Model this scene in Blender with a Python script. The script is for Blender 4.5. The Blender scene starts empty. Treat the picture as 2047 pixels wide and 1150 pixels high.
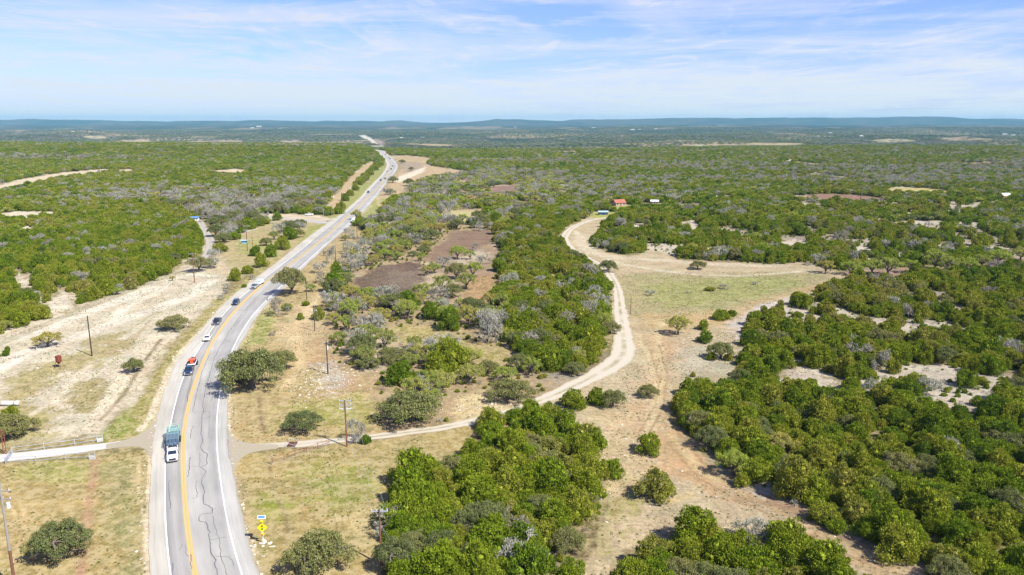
import bpy, bmesh, math, random
import numpy as np
from mathutils import Vector, Matrix

random.seed(7)
RS = np.random.RandomState(11)
PI = math.pi
scene = bpy.context.scene
COL = scene.collection

# ---------------------------------------------------------------- camera
W, H, F = 2047.0, 1150.0, 1530.0
CX, CY, YH, CAMH = 1023.5, 575.0, 246.0, 64.0
PITCH = math.atan((CY - YH) / F)
cam_d = bpy.data.cameras.new('camera')
cam = bpy.data.objects.new('camera', cam_d)
COL.objects.link(cam)
cam.location = (0, 0, CAMH)
cam.rotation_euler = (PI / 2 - PITCH, 0, 0)
cam_d.sensor_width = 36.0
cam_d.lens = F / W * 36.0
cam_d.clip_start = 0.5
cam_d.clip_end = 120000
scene.camera = cam
scene.render.resolution_x, scene.render.resolution_y = 1024, 575

# ---------------------------------------------------------------- light
EL = math.radians(48)
AZ = (0.78, -0.63)                        # towards the sun, in plan
sv = Vector((AZ[0] * math.cos(EL), AZ[1] * math.cos(EL), math.sin(EL))).normalized()
sun_d = bpy.data.lights.new('sun', 'SUN')
sun_d.energy = 5.0
sun_d.angle = math.radians(0.5)
sun_d.color = (1.0, 0.955, 0.87)
sun = bpy.data.objects.new('sun', sun_d)
COL.objects.link(sun)
sun.rotation_euler = sv.to_track_quat('Z', 'Y').to_euler()

world = bpy.data.worlds.new('World')
scene.world = world
world.use_nodes = True
nt = world.node_tree
nt.nodes.clear()


class NT:
    """small helper to write node trees"""
    def __init__(s, tree):
        s.t = tree

    def n(s, kind, ins=None, **props):
        nd = s.t.nodes.new(kind)
        for k, v in props.items():
            setattr(nd, k, v)
        for k, v in (ins or {}).items():
            sock = nd.inputs[k]
            if isinstance(v, bpy.types.NodeSocket):
                s.t.links.new(v, sock)
            else:
                if hasattr(sock.default_value, '__len__') and isinstance(v, (tuple, list)) and len(sock.default_value) == 4 and len(v) == 3:
                    v = (*v, 1)
                sock.default_value = v
        return nd

    def math(s, op, a, b=None, clamp=False):
        ins = {0: a}
        if b is not None:
            ins[1] = b
        return s.n('ShaderNodeMath', ins, operation=op, use_clamp=clamp).outputs[0]

    def mix(s, fac, a, b, blend='MIX'):
        nd = s.t.nodes.new('ShaderNodeMix')
        nd.data_type = 'RGBA'
        nd.blend_type = blend
        for sock, v in ((nd.inputs['Factor'], fac), (nd.inputs[6], a), (nd.inputs[7], b)):
            if isinstance(v, bpy.types.NodeSocket):
                s.t.links.new(v, sock)
            else:
                sock.default_value = (*v, 1) if isinstance(v, tuple) and len(v) == 3 else v
        return nd.outputs[2]

    def noise(s, vec, scale, detail=3, rough=0.55, dist=0.0, out='Fac'):
        ins = {'Scale': scale, 'Detail': detail, 'Roughness': rough, 'Distortion': dist}
        if vec is not None:
            ins['Vector'] = vec
        return s.n('ShaderNodeTexNoise', ins).outputs[out]

    def ramp(s, fac, stops, interp='LINEAR'):
        nd = s.n('ShaderNodeValToRGB', {'Fac': fac})
        cr = nd.color_ramp
        cr.interpolation = interp
        while len(cr.elements) < len(stops):
            cr.elements.new(0.5)
        for e, (p, c) in zip(cr.elements, stops):
            e.position = p
            e.color = (*c, 1) if len(c) == 3 else c
        return nd.outputs[0]

    def maprange(s, v, a, b, c=0.0, d=1.0):
        return s.n('ShaderNodeMapRange', {'Value': v, 'From Min': a, 'From Max': b, 'To Min': c, 'To Max': d}).outputs[0]


w = NT(nt)
sky = w.n('ShaderNodeTexSky', sky_type='NISHITA', sun_disc=False, sun_elevation=EL,
          sun_rotation=math.atan2(AZ[0], AZ[1]), altitude=300.0, air_density=1.0, dust_density=0.6, ozone_density=2.0)
gen = w.n('ShaderNodeTexCoord').outputs['Generated']
sep = w.n('ShaderNodeSeparateXYZ', {0: gen})
zc = w.math('MAXIMUM', sep.outputs[2], 0.012)
zz = w.math('ADD', zc, 0.03)
# where the view ray meets a thin cloud sheet high above
cloudp = w.n('ShaderNodeCombineXYZ', {0: w.math('DIVIDE', sep.outputs[0], zz), 1: w.math('DIVIDE', sep.outputs[1], zz), 2: 0.0}).outputs[0]
m1 = w.n('ShaderNodeMapping', {'Vector': cloudp, 'Location': (3.2, 1.1, 0), 'Rotation': (0, 0, 0.35), 'Scale': (0.42, 0.30, 1)}).outputs[0]
n1 = w.noise(m1, 0.9, 6, 0.62, 0.9)
m2 = w.n('ShaderNodeMapping', {'Vector': cloudp, 'Location': (0.4, 5.1, 0), 'Rotation': (0, 0, -0.5), 'Scale': (0.9, 0.35, 1)}).outputs[0]
n2 = w.noise(m2, 1.4, 8, 0.7, 1.6)
c1 = w.maprange(n1, 0.42, 0.66)
c2 = w.maprange(n2, 0.50, 0.72)
veil = w.maprange(sep.outputs[2], 0.0, 0.13, 0.86, 0.02)
fac = w.math('ADD', veil, w.math('MULTIPLY', c1, 0.62))
fac = w.math('ADD', fac, w.math('MULTIPLY', c2, 0.7))
# low bands of cirrus seen edge-on
azim = w.math('ARCTAN2', sep.outputs[0], sep.outputs[1])
band = w.noise(w.n('ShaderNodeCombineXYZ', {0: w.math('MULTIPLY', azim, 2.2), 1: w.math('MULTIPLY', sep.outputs[2], 34.0), 2: 4.0}).outputs[0], 1.0, 6, 0.62, 0.7)
fac = w.math('ADD', fac, w.maprange(band, 0.40, 0.66, -0.34, 0.38), clamp=True)
SKYK = 0.10
skyc = w.mix(1.0, sky.outputs[0], (0.60, 0.66, 1.18), 'MULTIPLY')
cloudc = w.mix(w.maprange(sep.outputs[2], 0.0, 0.12), (4.55, 4.95, 5.2), (4.05, 4.35, 5.15))
skymix = w.mix(fac, skyc, cloudc)
bg = w.n('ShaderNodeBackground', {'Color': skymix, 'Strength': SKYK})
outw = w.n('ShaderNodeOutputWorld', {'Surface': bg.outputs[0]})

vs = scene.view_settings
scene.display_settings.display_device = 'sRGB'
vs.view_transform = 'Standard'
vs.look = 'None'
vs.exposure = 0.88
vs.gamma = 1
vs.use_curve_mapping = False
cy = scene.cycles
cy.max_bounces = 4
cy.diffuse_bounces = 2
cy.glossy_bounces = 1
cy.transmission_bounces = 2
cy.transparent_max_bounces = 6
cy.volume_bounces = 0
cy.sample_clamp_indirect = 4


# ---------------------------------------------------------------- helpers
def lin(c):
    c = c / 255.0
    return c / 12.92 if c <= 0.04045 else ((c + 0.055) / 1.055) ** 2.4


KEXP = 2.15


def A(r, g, b, k=KEXP):
    """albedo that shows about this 8-bit colour when the sun is on level ground"""
    return (lin(r) / k, lin(g) / k, lin(b) / k)


def hashn(ix, iy, seed):
    n = (ix.astype(np.int64) * 374761393 + iy.astype(np.int64) * 668265263 + seed * 974634777) & 0xFFFFFFFF
    n = ((n ^ (n >> 13)) * 1274126177) & 0xFFFFFFFF
    n = (n ^ (n >> 16)) & 0xFFFF
    return n / 65535.0


def vnoise(x, y, s, seed=0):
    x = np.asarray(x, float) / s
    y = np.asarray(y, float) / s
    ix, iy = np.floor(x), np.floor(y)
    fx, fy = x - ix, y - iy
    fx = fx * fx * (3 - 2 * fx)
    fy = fy * fy * (3 - 2 * fy)
    a, b = hashn(ix, iy, seed), hashn(ix + 1, iy, seed)
    c, d = hashn(ix, iy + 1, seed), hashn(ix + 1, iy + 1, seed)
    return (a * (1 - fx) + b * fx) * (1 - fy) + (c * (1 - fx) + d * fx) * fy


def fbm(x, y, s, seed=0, o=3):
    v, a, t = 0, 1.0, 0
    for i in range(o):
        v = v + a * vnoise(x, y, s / 2 ** i, seed + i * 17)
        t += a
        a *= 0.5
    return v / t


def sstep(a, b, x):
    t = np.clip((np.asarray(x, float) - a) / (b - a), 0, 1)
    return t * t * (3 - 2 * t)


# ridge line on the horizon: slope (x / y) -> height of the ridge above the camera level, in metres at 15 km
RU = [-1.2, -0.67, -0.62, -0.55, -0.44, -0.38, -0.33, -0.25, -0.17, -0.145, -0.125, -0.05, -0.02, 0.0, 0.04, 0.06, 0.085, 0.1, 0.14, 0.2, 0.3, 0.36, 0.4, 0.5, 0.58, 0.67, 1.2]
RH = [55, 55, 75, 60, 40, 55, 82, 62, 45, 62, 40, 42, 62, 52, 55, 38, 75, 80, 78, 92, 98, 92, 98, 86, 82, 88, 80]


def hgt(x, y):
    x = np.asarray(x, float)
    y = np.asarray(y, float)
    ye = np.maximum(y, 1.0)
    roll = sstep(700, 1700, ye) * (fbm(x, y, 620, 5, 3) - 0.5) * 26
    u = x / ye
    corr = np.exp(-((u + 0.158) / 0.035) ** 2) * (1 - sstep(1900, 2600, ye))
    roll = roll * (1 - corr)
    roll = roll + (sstep(1250, 2000, ye) - sstep(2000, 3000, ye)) * 13 * (1 - sstep(-0.16, -0.12, u)) * (1 - corr)
    drop = -44 * sstep(1700, 3000, ye) * (1 - 0.5 * sstep(0.0, 0.3, u)) + 62 * sstep(4000, 15000, ye)
    mid = sstep(3200, 8000, ye) * (fbm(x, y * 1.5, 1700, 9, 4) - 0.5) * 85 * (1 - 0.5 * sstep(9500, 12500, ye))
    mid = mid + 34 * np.exp(-((u + 0.57) / 0.06) ** 2) * np.exp(-((ye - 7000) / 1300) ** 2)
    rh = np.interp(u, RU, RH) * 0.92 + CAMH + (fbm(x, y * 0.02, 1300, 21, 4) - 0.5) * 120
    far = sstep(14800, 16800, ye) * (rh - 20) * (1 - 0.9 * sstep(18000, 22000, ye))
    return roll + drop + mid + far


def G(px, py):
    """ground point seen at a pixel of the 2047 x 1150 photograph"""
    px = np.asarray(px, float)
    py = np.asarray(py, float)
    cp, sp = math.cos(PITCH), math.sin(PITCH)
    dx = (px - CX)
    dy = F * cp + (CY - py) * sp
    dz = -F * sp + (CY - py) * cp
    dz = np.minimum(dz, -1.0)
    zt = np.zeros_like(px)
    for i in range(14):
        t = (CAMH - zt) / -dz
        x, y = dx * t, dy * t
        zn = np.minimum(hgt(x, y), 40)
        zt = zt * 0.5 + zn * 0.5
    return x, y


def GP(pts):
    p = np.array(pts, float)
    x, y = G(p[:, 0], p[:, 1])
    return np.stack([x, y], 1)


def smooth_line(P, step, win):
    """resample a world polyline evenly and smooth it"""
    seg = np.hypot(*np.diff(P[:, :2], axis=0).T)
    s = np.concatenate([[0], np.cumsum(seg)])
    n = max(4, int(s[-1] / step))
    t = np.linspace(0, s[-1], n)
    Q = np.stack([np.interp(t, s, P[:, k]) for k in range(P.shape[1])], 1)
    k = max(1, int(win / step))
    if k > 1:
        ker = np.hanning(2 * k + 1)
        ker /= ker.sum()
        R = []
        for c in range(Q.shape[1]):
            pad = np.concatenate([2 * Q[0, c] - Q[k:0:-1, c], Q[:, c], 2 * Q[-1, c] - Q[-2:-k - 2:-1, c]]) if n > k + 1 else None
            R.append(np.convolve(pad, ker, 'valid') if pad is not None else Q[:, c])
        Q = np.stack(R, 1)
    return Q


def poly_sd(x, y, P):
    """signed distance to a polygon (negative inside), only exact near it"""
    x = np.asarray(x, float)
    y = np.asarray(y, float)
    out = np.full(x.shape, 1e6)
    m = 60.0
    sel = (x > P[:, 0].min() - m) & (x < P[:, 0].max() + m) & (y > P[:, 1].min() - m) & (y < P[:, 1].max() + m)
    if not sel.any():
        return out
    xs, ys = x[sel], y[sel]
    d = np.full(xs.shape, 1e12)
    ins = np.zeros(xs.shape, bool)
    n = len(P)
    for i in range(n):
        ax, ay = P[i]
        bx, by = P[(i + 1) % n]
        ex, ey = bx - ax, by - ay
        L = ex * ex + ey * ey + 1e-9
        t = np.clip(((xs - ax) * ex + (ys - ay) * ey) / L, 0, 1)
        d = np.minimum(d, (xs - ax - ex * t) ** 2 + (ys - ay - ey * t) ** 2)
        if ay != by:
            c = ((ay > ys) != (by > ys)) & (xs < (bx - ax) * (ys - ay) / (by - ay) + ax)
            ins ^= c
    d = np.sqrt(d)
    out[sel] = np.where(ins, -d, d)
    return out


def line_sd(x, y, P, wd):
    """distance to a polyline minus its half width (wd: a number or one per point)"""
    x = np.asarray(x, float)
    y = np.asarray(y, float)
    wd = np.full(len(P), wd, float) if np.isscalar(wd) else np.array(wd, float)
    out = np.full(x.shape, 1e6)
    m = 60.0
    sel = (x > P[:, 0].min() - m) & (x < P[:, 0].max() + m) & (y > P[:, 1].min() - m) & (y < P[:, 1].max() + m)
    if not sel.any():
        return out
    xs, ys = x[sel], y[sel]
    best = np.full(xs.shape, 1e9)
    for i in range(len(P) - 1):
        ax, ay = P[i][:2]
        bx, by = P[i + 1][:2]
        ex, ey = bx - ax, by - ay
        L = ex * ex + ey * ey + 1e-9
        t = np.clip(((xs - ax) * ex + (ys - ay) * ey) / L, 0, 1)
        d = np.sqrt((xs - ax - ex * t) ** 2 + (ys - ay - ey * t) ** 2) - 0.5 * (wd[i] * (1 - t) + wd[i + 1] * t)
        best = np.minimum(best, d)
    out[sel] = best
    return out


def mesh_np(name, V, Fc, mats=(), fmat=None, smooth=False):
    """fast mesh from numpy: V (n,3); Fc list of arrays (k, 3|4)"""
    me = bpy.data.meshes.new(name)
    V = np.asarray(V, np.float32)
    Fs = Fc if isinstance(Fc, list) else [Fc]
    loops = np.concatenate([f.reshape(-1) for f in Fs]).astype(np.int32)
    cnt = np.concatenate([np.full(len(f), f.shape[1], np.int32) for f in Fs])
    me.vertices.add(len(V))
    me.vertices.foreach_set('co', V.reshape(-1))
    me.loops.add(len(loops))
    me.loops.foreach_set('vertex_index', loops)
    me.polygons.add(len(cnt))
    st = np.concatenate([[0], np.cumsum(cnt)[:-1]]).astype(np.int32)
    me.polygons.foreach_set('loop_start', st)
    me.polygons.foreach_set('loop_total', cnt)
    if fmat is not None:
        me.polygons.foreach_set('material_index', np.asarray(fmat, np.int32))
    me.polygons.foreach_set('use_smooth', np.full(len(cnt), smooth))
    for m in mats:
        me.materials.append(m)
    me.update(calc_edges=True)
    me.validate()
    return me


def link(name, me, parent=None, loc=None):
    o = bpy.data.objects.new(name, me)
    COL.objects.link(o)
    if parent is not None:
        o.parent = parent
    if loc is not None:
        o.location = loc
    return o


def tag(o, label=None, cat=None, group=None, kind=None):
    if label:
        o['label'] = label
    if cat:
        o['category'] = cat
    if group:
        o['group'] = group
    if kind:
        o['kind'] = kind
    return o


def thing(name, loc, rz, label, cat, group=None):
    o = bpy.data.objects.new(name, None)
    COL.objects.link(o)
    o.empty_display_size = 0.5
    o.location = loc
    o.rotation_euler = (0, 0, rz)
    return tag(o, label, cat, group)


def new_mat(name):
    m = bpy.data.materials.new(name)
    m.use_nodes = True
    m.node_tree.nodes.clear()
    return m, NT(m.node_tree)


def out_surface(q, sh):
    q.n('ShaderNodeOutputMaterial', {'Surface': sh})


def plain(name, col, rough=0.6, metal=0.0, var=0.12, scale=3.0, spec=0.4, coat=0.0):
    m, q = new_mat(name)
    tc = q.n('ShaderNodeTexCoord').outputs['Object']
    nz = q.noise(tc, scale, 4, 0.6)
    dark = tuple(c * (1 - var) for c in col)
    lite = tuple(min(1, c * (1 + var)) for c in col)
    c = q.mix(nz, dark, lite)
    r = q.maprange(nz, 0.2, 0.8, max(0.02, rough - 0.08), min(1, rough + 0.08))
    b = q.n('ShaderNodeBsdfPrincipled', {'Base Color': c, 'Roughness': r, 'Metallic': metal})
    b.inputs['Specular IOR Level'].default_value = spec
    b.inputs['Coat Weight'].default_value = coat
    out_surface(q, b.outputs[0])
    return m

# ================================================================ SETTING
# ---------------- highway, measured in the photograph as (row, column)
def tab(s):
    a = np.array([[float(v) for v in t.split(',')] for t in s.split()])
    return a[:, ::-1].copy()          # -> (px, py)


E_L = tab('1500,355 1300,312 1150,298 1100,296 1045,296 1000,298 950,301 900,304 833,313 796,323 762,334 728,347 702,365 663.5,400 630,426 603,452 580,478 562,504 542,530 522.6,556.6 500.5,583 480,609 460,635 447,654 436.5,671 413,700 395,720 370,742 350,762.5 338,771 328,774 318,769 305,756 299,748')
E_WL = tab('1500,440 1300,372 1150,339 1045,330 950,329 898,331 851,340 806,350 754,365 713.5,387 685,407 656,424 634,440.6 611,463.6 598,477 579.7,500 560.5,524 500,602 450,664.5 400,722 375,745 350,768 338,777 328,780 318,773 305,760 299,752')
E_Y = tab('1500,540 1300,436 1150,388 1045,373 950,366 885,365 856,368 812,376 775,386 739,400 700,415.6 669,434 632,460 603.5,486 580,512 559,538 536,570 517,596 486,635 465,661 439,687 423,708 408,722 395,734 375,756 350,774 338,781 328,784 318,775 305,763 299,755')
E_WR = tab('1500,640 1300,540 1150,482 1045,453.5 950,439 900,433 850,432 800,436.5 760,444 700,463 656,487 625.6,508 603.6,530 570,564 538,596 500,638 450,691 420,722 400,740 375,761 350,782 338,790 328,790 318,779 305,767 299,759')
E_R = tab('1500,690 1300,580 1150,516 1045,487 950,468 900,457 850,456 800,456 760,457 700,472 676.6,489 648,504 624,517 601,543.5 570,575 538,603.5 509.6,635 483.5,661 462.6,687 444,710 429,721 413,737 400,747 395,752.5 363,775 345,790 333,796 325,792.6 315,782.5 305,770 299,762')

YS = np.geomspace(62, 1900, 700)


def edge_fn(T):
    P = GP(T)
    o = np.argsort(P[:, 1])
    x = np.interp(YS, P[o, 1], P[o, 0])
    # smooth over a window that grows with the distance
    out = np.empty_like(x)
    for i, y in enumerate(YS):
        w_ = 5 + 0.035 * y
        k = np.exp(-((YS - y) / w_) ** 2) * np.gradient(YS)
        out[i] = (k * (x + (y - YS) * 0)).sum() / k.sum()
    return out


XE = [edge_fn(T) for T in (E_L, E_WL, E_Y, E_WR, E_R)]
for k in range(5):                      # end-effect free extension towards the camera
    n0 = 18
    sl = (XE[k][n0 + 12] - XE[k][n0]) / (YS[n0 + 12] - YS[n0])
    XE[k][:n0] = XE[k][n0] + (YS[:n0] - YS[n0]) * sl


def road_x(k, y):
    return np.interp(y, YS, XE[k])


def road_sd(x, y):
    """rough distance outside the paved edges of the highway"""
    l, r = road_x(0, y), road_x(4, y)
    sl = np.gradient(XE[2], YS)
    c = 1 / np.sqrt(1 + np.interp(y, YS, sl) ** 2)
    d = np.maximum(l - x, x - r) * c
    return np.where((y > 60) & (y < 1900), d, 1e3)


# ---------------- open ground: (name, colour, polygon in photograph pixels, softness m, wobble m, keeps trees out)
C = A
OPEN = [
    ('caliche', C(216, 205, 182), [(-500, 900), (-500, 690), (0, 676), (60, 648), (110, 632), (150, 619), (175, 605), (240, 590), (300, 565), (352, 545), (372, 520), (398, 512), (430, 528), (470, 530), (470, 545), (455, 565), (430, 605), (385, 650), (330, 700), (290, 760), (250, 810), (205, 865), (0, 890)], 2.0, 2.5, 1),
    ('grassy', C(168, 160, 108), [(-500, 900), (-500, 820), (0, 815), (60, 800), (110, 830), (105, 870), (60, 880), (0, 892)], 2.5, 3, 1),
    ('scruff', C(176, 166, 120), [(0, 760), (60, 735), (130, 712), (200, 690), (235, 660), (250, 680), (200, 730), (120, 750), (60, 790), (0, 808)], 3, 4, 1),
    ('scruff', C(178, 164, 124), [(180, 680), (250, 660), (260, 690), (215, 720), (180, 705)], 2, 3, 0),
    ('scruff', C(166, 154, 112), [(150, 765), (205, 755), (215, 800), (180, 825), (145, 810)], 2, 3, 0),
    ('verge', C(160, 152, 92), [(430, 600), (385, 650), (340, 705), (300, 765), (262, 815), (222, 850), (208, 885), (240, 888), (285, 870), (312, 830), (324, 796), (348, 728), (400, 664), (452, 603), (504, 562), (556, 522), (583, 500), (620, 470), (652, 450), (640, 447), (600, 478), (545, 512), (505, 545), (462, 585)], 1.2, 1.0, 1),
    ('verge', C(140, 152, 74), [(262, 815), (222, 850), (208, 885), (250, 870), (262, 840), (268, 822)], 1.5, 1.5, 0),
    ('lawn', C(180, 160, 108), [(-500, 1000), (-500, 945), (0, 930), (60, 928), (188, 918), (240, 908), (285, 903), (297, 915), (298, 950), (294, 1050), (296, 1150), (320, 1500), (-500, 1500)], 1.0, 1.0, 1),
    ('lawn', C(168, 164, 96), [(20, 935), (188, 918), (186, 960), (160, 975), (100, 960), (40, 960)], 2, 2, 0),
    ('lawn', C(158, 152, 104), [(200, 930), (270, 915), (285, 960), (285, 1150), (250, 1150), (215, 1040), (205, 980)], 2.5, 2, 0),
    ('lawn', C(180, 161, 107), [(690, 1500), (516, 1150), (487, 1045), (470, 950), (466, 918), (505, 903), (560, 903), (660, 892), (800, 874), (880, 860), (945, 846), (985, 836), (945, 870), (930, 895), (920, 915), (880, 930), (800, 960), (785, 1010), (765, 1060), (765, 1150), (800, 1500)], 1.0, 1.0, 1),
    ('lawn', C(152, 158, 72), [(520, 985), (556, 975), (575, 1010), (560, 1040), (520, 1010)], 2.5, 2.5, 0),
    ('lawn', C(160, 162, 88), [(600, 930), (690, 915), (740, 960), (700, 1015), (640, 1000), (600, 970)], 4, 4, 0),
    ('pale', C(210, 190, 140), [(690, 1040), (740, 1020), (760, 1060), (760, 1150), (720, 1150), (700, 1090)], 3, 3, 0),
    ('meadow', C(186, 164, 118), [(457, 880), (457, 760), (472, 700), (489, 677), (520, 626), (545, 602), (604, 539), (640, 508), (662, 486), (688, 466), (712, 452), (730, 470), (700, 510), (660, 560), (640, 600), (650, 640), (655, 690), (680, 735), (730, 755), (765, 800), (770, 850), (800, 868), (700, 882), (640, 888), (540, 897), (480, 890)], 1.0, 1.0, 1),
    ('verge', C(152, 158, 84), [(472, 690), (504, 648), (528, 620), (545, 610), (550, 640), (530, 690), (490, 690)], 1.5, 1.0, 0),
    ('dirt', C(212, 190, 150), [(548, 690), (556, 650), (590, 610), (630, 610), (652, 650), (640, 700), (600, 700)], 3, 3, 0),
    ('dirt', C(196, 166, 128), [(590, 730), (640, 660), (680, 690), (740, 760), (770, 840), (700, 800), (620, 740)], 5, 5, 0),
    ('stony', C(206, 192, 176), [(630, 730), (672, 720), (690, 770), (660, 795), (625, 770)], 3, 4, 0),
    ('meadow', C(170, 164, 92), [(560, 810), (640, 800), (720, 790), (760, 800), (760, 850), (660, 860), (560, 850)], 4, 4, 0),
    # between the highway and the driveway on the left
    ('meadow', C(182, 168, 126), [(405, 528), (440, 497), (478, 470), (500, 462), (560, 440), (610, 437), (652, 450), (640, 462), (590, 500), (545, 515), (500, 548), (465, 560), (440, 550)], 2, 2, 1),
    ('grassy', C(164, 166, 96), [(470, 492), (490, 480), (530, 478), (545, 495), (510, 512), (475, 505)], 3, 4, 0),
    ('caliche', C(216, 200, 170), [(405, 528), (430, 512), (450, 520), (470, 545), (440, 556)], 3, 4, 0),
    ('verge', C(148, 160, 80), [(590, 500), (612, 455), (640, 447), (654, 450), (620, 478), (600, 490)], 2, 2, 1),
    ('lot', C(222, 206, 180), [(505, 432), (560, 428), (640, 430), (655, 440), (640, 447), (590, 442), (520, 438)], 1.5, 1, 1),
    # along the far stretch of the highway
    ('verge', C(148, 162, 84), [(660, 437), (690, 400), (708, 372), (735, 366), (745, 345), (760, 335), (774, 326), (768, 345), (745, 368), (722, 393), (698, 416), (672, 436)], 3, 2, 1),
    ('verge', C(160, 168, 96), [(722, 430), (748, 402), (758, 388), (780, 392), (775, 405), (758, 420), (750, 440), (728, 446)], 3, 2, 1),
    ('dirt', C(208, 184, 148), [(655, 425), (652, 413), (676, 385), (690, 365), (722, 335), (742, 323), (750, 325), (735, 342), (712, 362), (694, 385), (680, 405), (668, 420)], 2, 3, 1),
    ('dirt', C(206, 184, 148), [(780, 400), (756, 395), (778, 365), (790, 350), (800, 335), (797, 322), (785, 312), (805, 311), (850, 314), (862, 318), (850, 330), (930, 343), (920, 347), (880, 350), (840, 360), (812, 372), (800, 392)], 4, 5, 1),
    ('dirt', C(186, 168, 148), [(800, 322), (845, 326), (850, 340), (810, 348), (800, 336)], 6, 6, 0),
    ('pale', C(240, 228, 206), [(790, 362), (800, 352), (845, 335), (852, 333), (848, 342), (812, 360), (796, 366)], 3, 2, 0),
    # savanna between highway and the gravel road: keeps scattered trees (zone below)
    ('savanna', C(186, 164, 130), [(655, 600), (700, 545), (740, 500), (800, 450), (850, 440), (905, 415), (1000, 418), (1000, 455), (1010, 480), (985, 540), (1002, 590), (1010, 650), (1020, 700), (1110, 765), (1100, 790), (1050, 808), (985, 830), (880, 850), (775, 866), (762, 800), (740, 758), (690, 735), (655, 690)], 4, 4, 0),
    ('savanna', C(176, 164, 100), [(790, 655), (860, 650), (950, 690), (1020, 700), (1000, 740), (900, 700), (800, 690)], 4, 4, 1),
    ('stony', C(206, 190, 160), [(700, 690), (750, 660), (790, 690), (770, 740), (730, 740)], 3, 3, 0),
    ('stony', C(206, 188, 156), [(740, 560), (850, 520), (920, 480), (960, 500), (930, 560), (860, 600), (760, 600)], 5, 5, 0),
    ('stony', C(226, 206, 160), [(915, 790), (960, 780), (1030, 800), (1000, 830), (940, 840), (900, 846)], 3, 3, 1),
    ('field', C(116, 98, 88), [(704, 600), (706, 575), (716, 556), (735, 542), (775, 530), (815, 523), (832, 528), (852, 540), (862, 560), (858, 580), (845, 592), (780, 600), (740, 602)], 2.0, 3.0, 1),
    ('field', C(142, 126, 114), [(752, 545), (815, 523), (832, 528), (852, 540), (862, 560), (820, 580), (770, 585)], 8, 5, 0),
    ('field', C(152, 128, 110), [(845, 520), (868, 496), (895, 475), (905, 462), (960, 458), (992, 463), (985, 482), (968, 496), (935, 512), (900, 520), (870, 526)], 3, 3, 1),
    ('field', C(188, 150, 112), [(925, 585), (940, 555), (965, 543), (995, 545), (1000, 575), (985, 595), (955, 612), (928, 608)], 2, 3, 1),
    ('field', C(172, 150, 128), [(845, 560), (868, 530), (900, 520), (940, 512), (985, 484), (1002, 505), (985, 545), (930, 556), (918, 600), (880, 604), (852, 596)], 4, 4, 1),
    ('field', C(206, 196, 140), [(898, 422), (992, 420), (988, 430), (965, 440), (930, 446), (898, 444)], 4, 2, 1),
    ('savanna', C(192, 164, 138), [(845, 395), (870, 372), (910, 352), (985, 345), (1040, 350), (1080, 365), (1110, 378), (1100, 395), (1050, 404), (950, 404), (860, 408)], 8, 6, 0),
    ('field', C(160, 132, 120), [(975, 385), (990, 372), (1030, 370), (1032, 385), (1000, 392)], 6, 4, 1),
    ('field', C(150, 116, 104), [(1010, 404), (1060, 403), (1095, 400), (1080, 412), (1020, 414)], 6, 3, 1),
    # right clearing
    ('caliche', C(212, 194, 160), [(1085, 806), (1110, 788), (1150, 768), (1200, 742), (1228, 728), (1232, 690), (1232, 640), (1226, 590), (1214, 545), (1185, 520), (1160, 505), (1130, 490), (1117, 474), (1135, 455), (1165, 440), (1210, 430), (1230, 434), (1215, 442), (1195, 462), (1178, 482), (1185, 494), (1225, 508), (1262, 512), (1300, 500), (1325, 505), (1360, 520), (1420, 522), (1500, 527), (1545, 530), (1600, 525), (1660, 540), (1720, 552), (1700, 560), (1640, 572), (1625, 590), (1580, 605), (1520, 628), (1490, 655), (1480, 690), (1470, 745), (1455, 765), (1420, 775), (1360, 790), (1335, 820), (1345, 850), (1395, 885), (1400, 915), (1450, 965), (1530, 1000), (1590, 1030), (1690, 1085), (1840, 1155), (2000, 1300), (1850, 1300), (1745, 1200), (1700, 1150), (1640, 1100), (1580, 1065), (1500, 1066), (1450, 1072), (1400, 1062), (1350, 1066), (1290, 1085), (1240, 1115), (1222, 1160), (1250, 1300), (1160, 1300), (1165, 1140), (1185, 1080), (1200, 1040), (1215, 990), (1212, 950), (1200, 925), (1205, 895), (1170, 872), (1110, 850), (1075, 835)], 1.2, 1.5, 1),
    ('caliche', C(216, 194, 154), [(1130, 820), (1230, 800), (1300, 850), (1290, 950), (1230, 1000), (1210, 940), (1200, 860)], 6, 5, 0),
    ('grassy', C(178, 170, 112), [(1195, 1010), (1260, 990), (1240, 1060), (1215, 1110), (1190, 1090)], 3, 3, 0),
    ('grassy', C(184, 176, 130), [(1238, 560), (1262, 545), (1400, 552), (1560, 545), (1655, 548), (1640, 570), (1560, 600), (1480, 620), (1380, 630), (1262, 640), (1245, 600)], 4, 4, 1),
    ('green', C(166, 172, 104), [(1290, 600), (1300, 572), (1360, 560), (1440, 556), (1540, 552), (1600, 556), (1605, 572), (1540, 592), (1470, 604), (1420, 614), (1350, 612)], 4, 5, 1),
    ('orange', C(214, 184, 136), [(1290, 625), (1420, 625), (1500, 605), (1600, 578), (1640, 570), (1620, 585), (1560, 604), (1490, 640), (1400, 660), (1320, 665), (1275, 650)], 4, 4, 0),
    ('grey', C(232, 220, 210), [(1455, 650), (1475, 632), (1520, 610), (1560, 598), (1600, 590), (1580, 604), (1530, 630), (1496, 660), (1484, 690), (1462, 676)], 2, 2, 0),
    ('grey', C(206, 198, 172), [(1340, 700), (1400, 690), (1450, 720), (1440, 750), (1380, 760), (1350, 735)], 4, 4, 0),
    ('orange', C(216, 186, 148), [(1275, 660), (1330, 668), (1345, 700), (1330, 760), (1340, 800), (1300, 870), (1250, 840), (1290, 780), (1285, 700)], 4, 4, 0),
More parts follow.
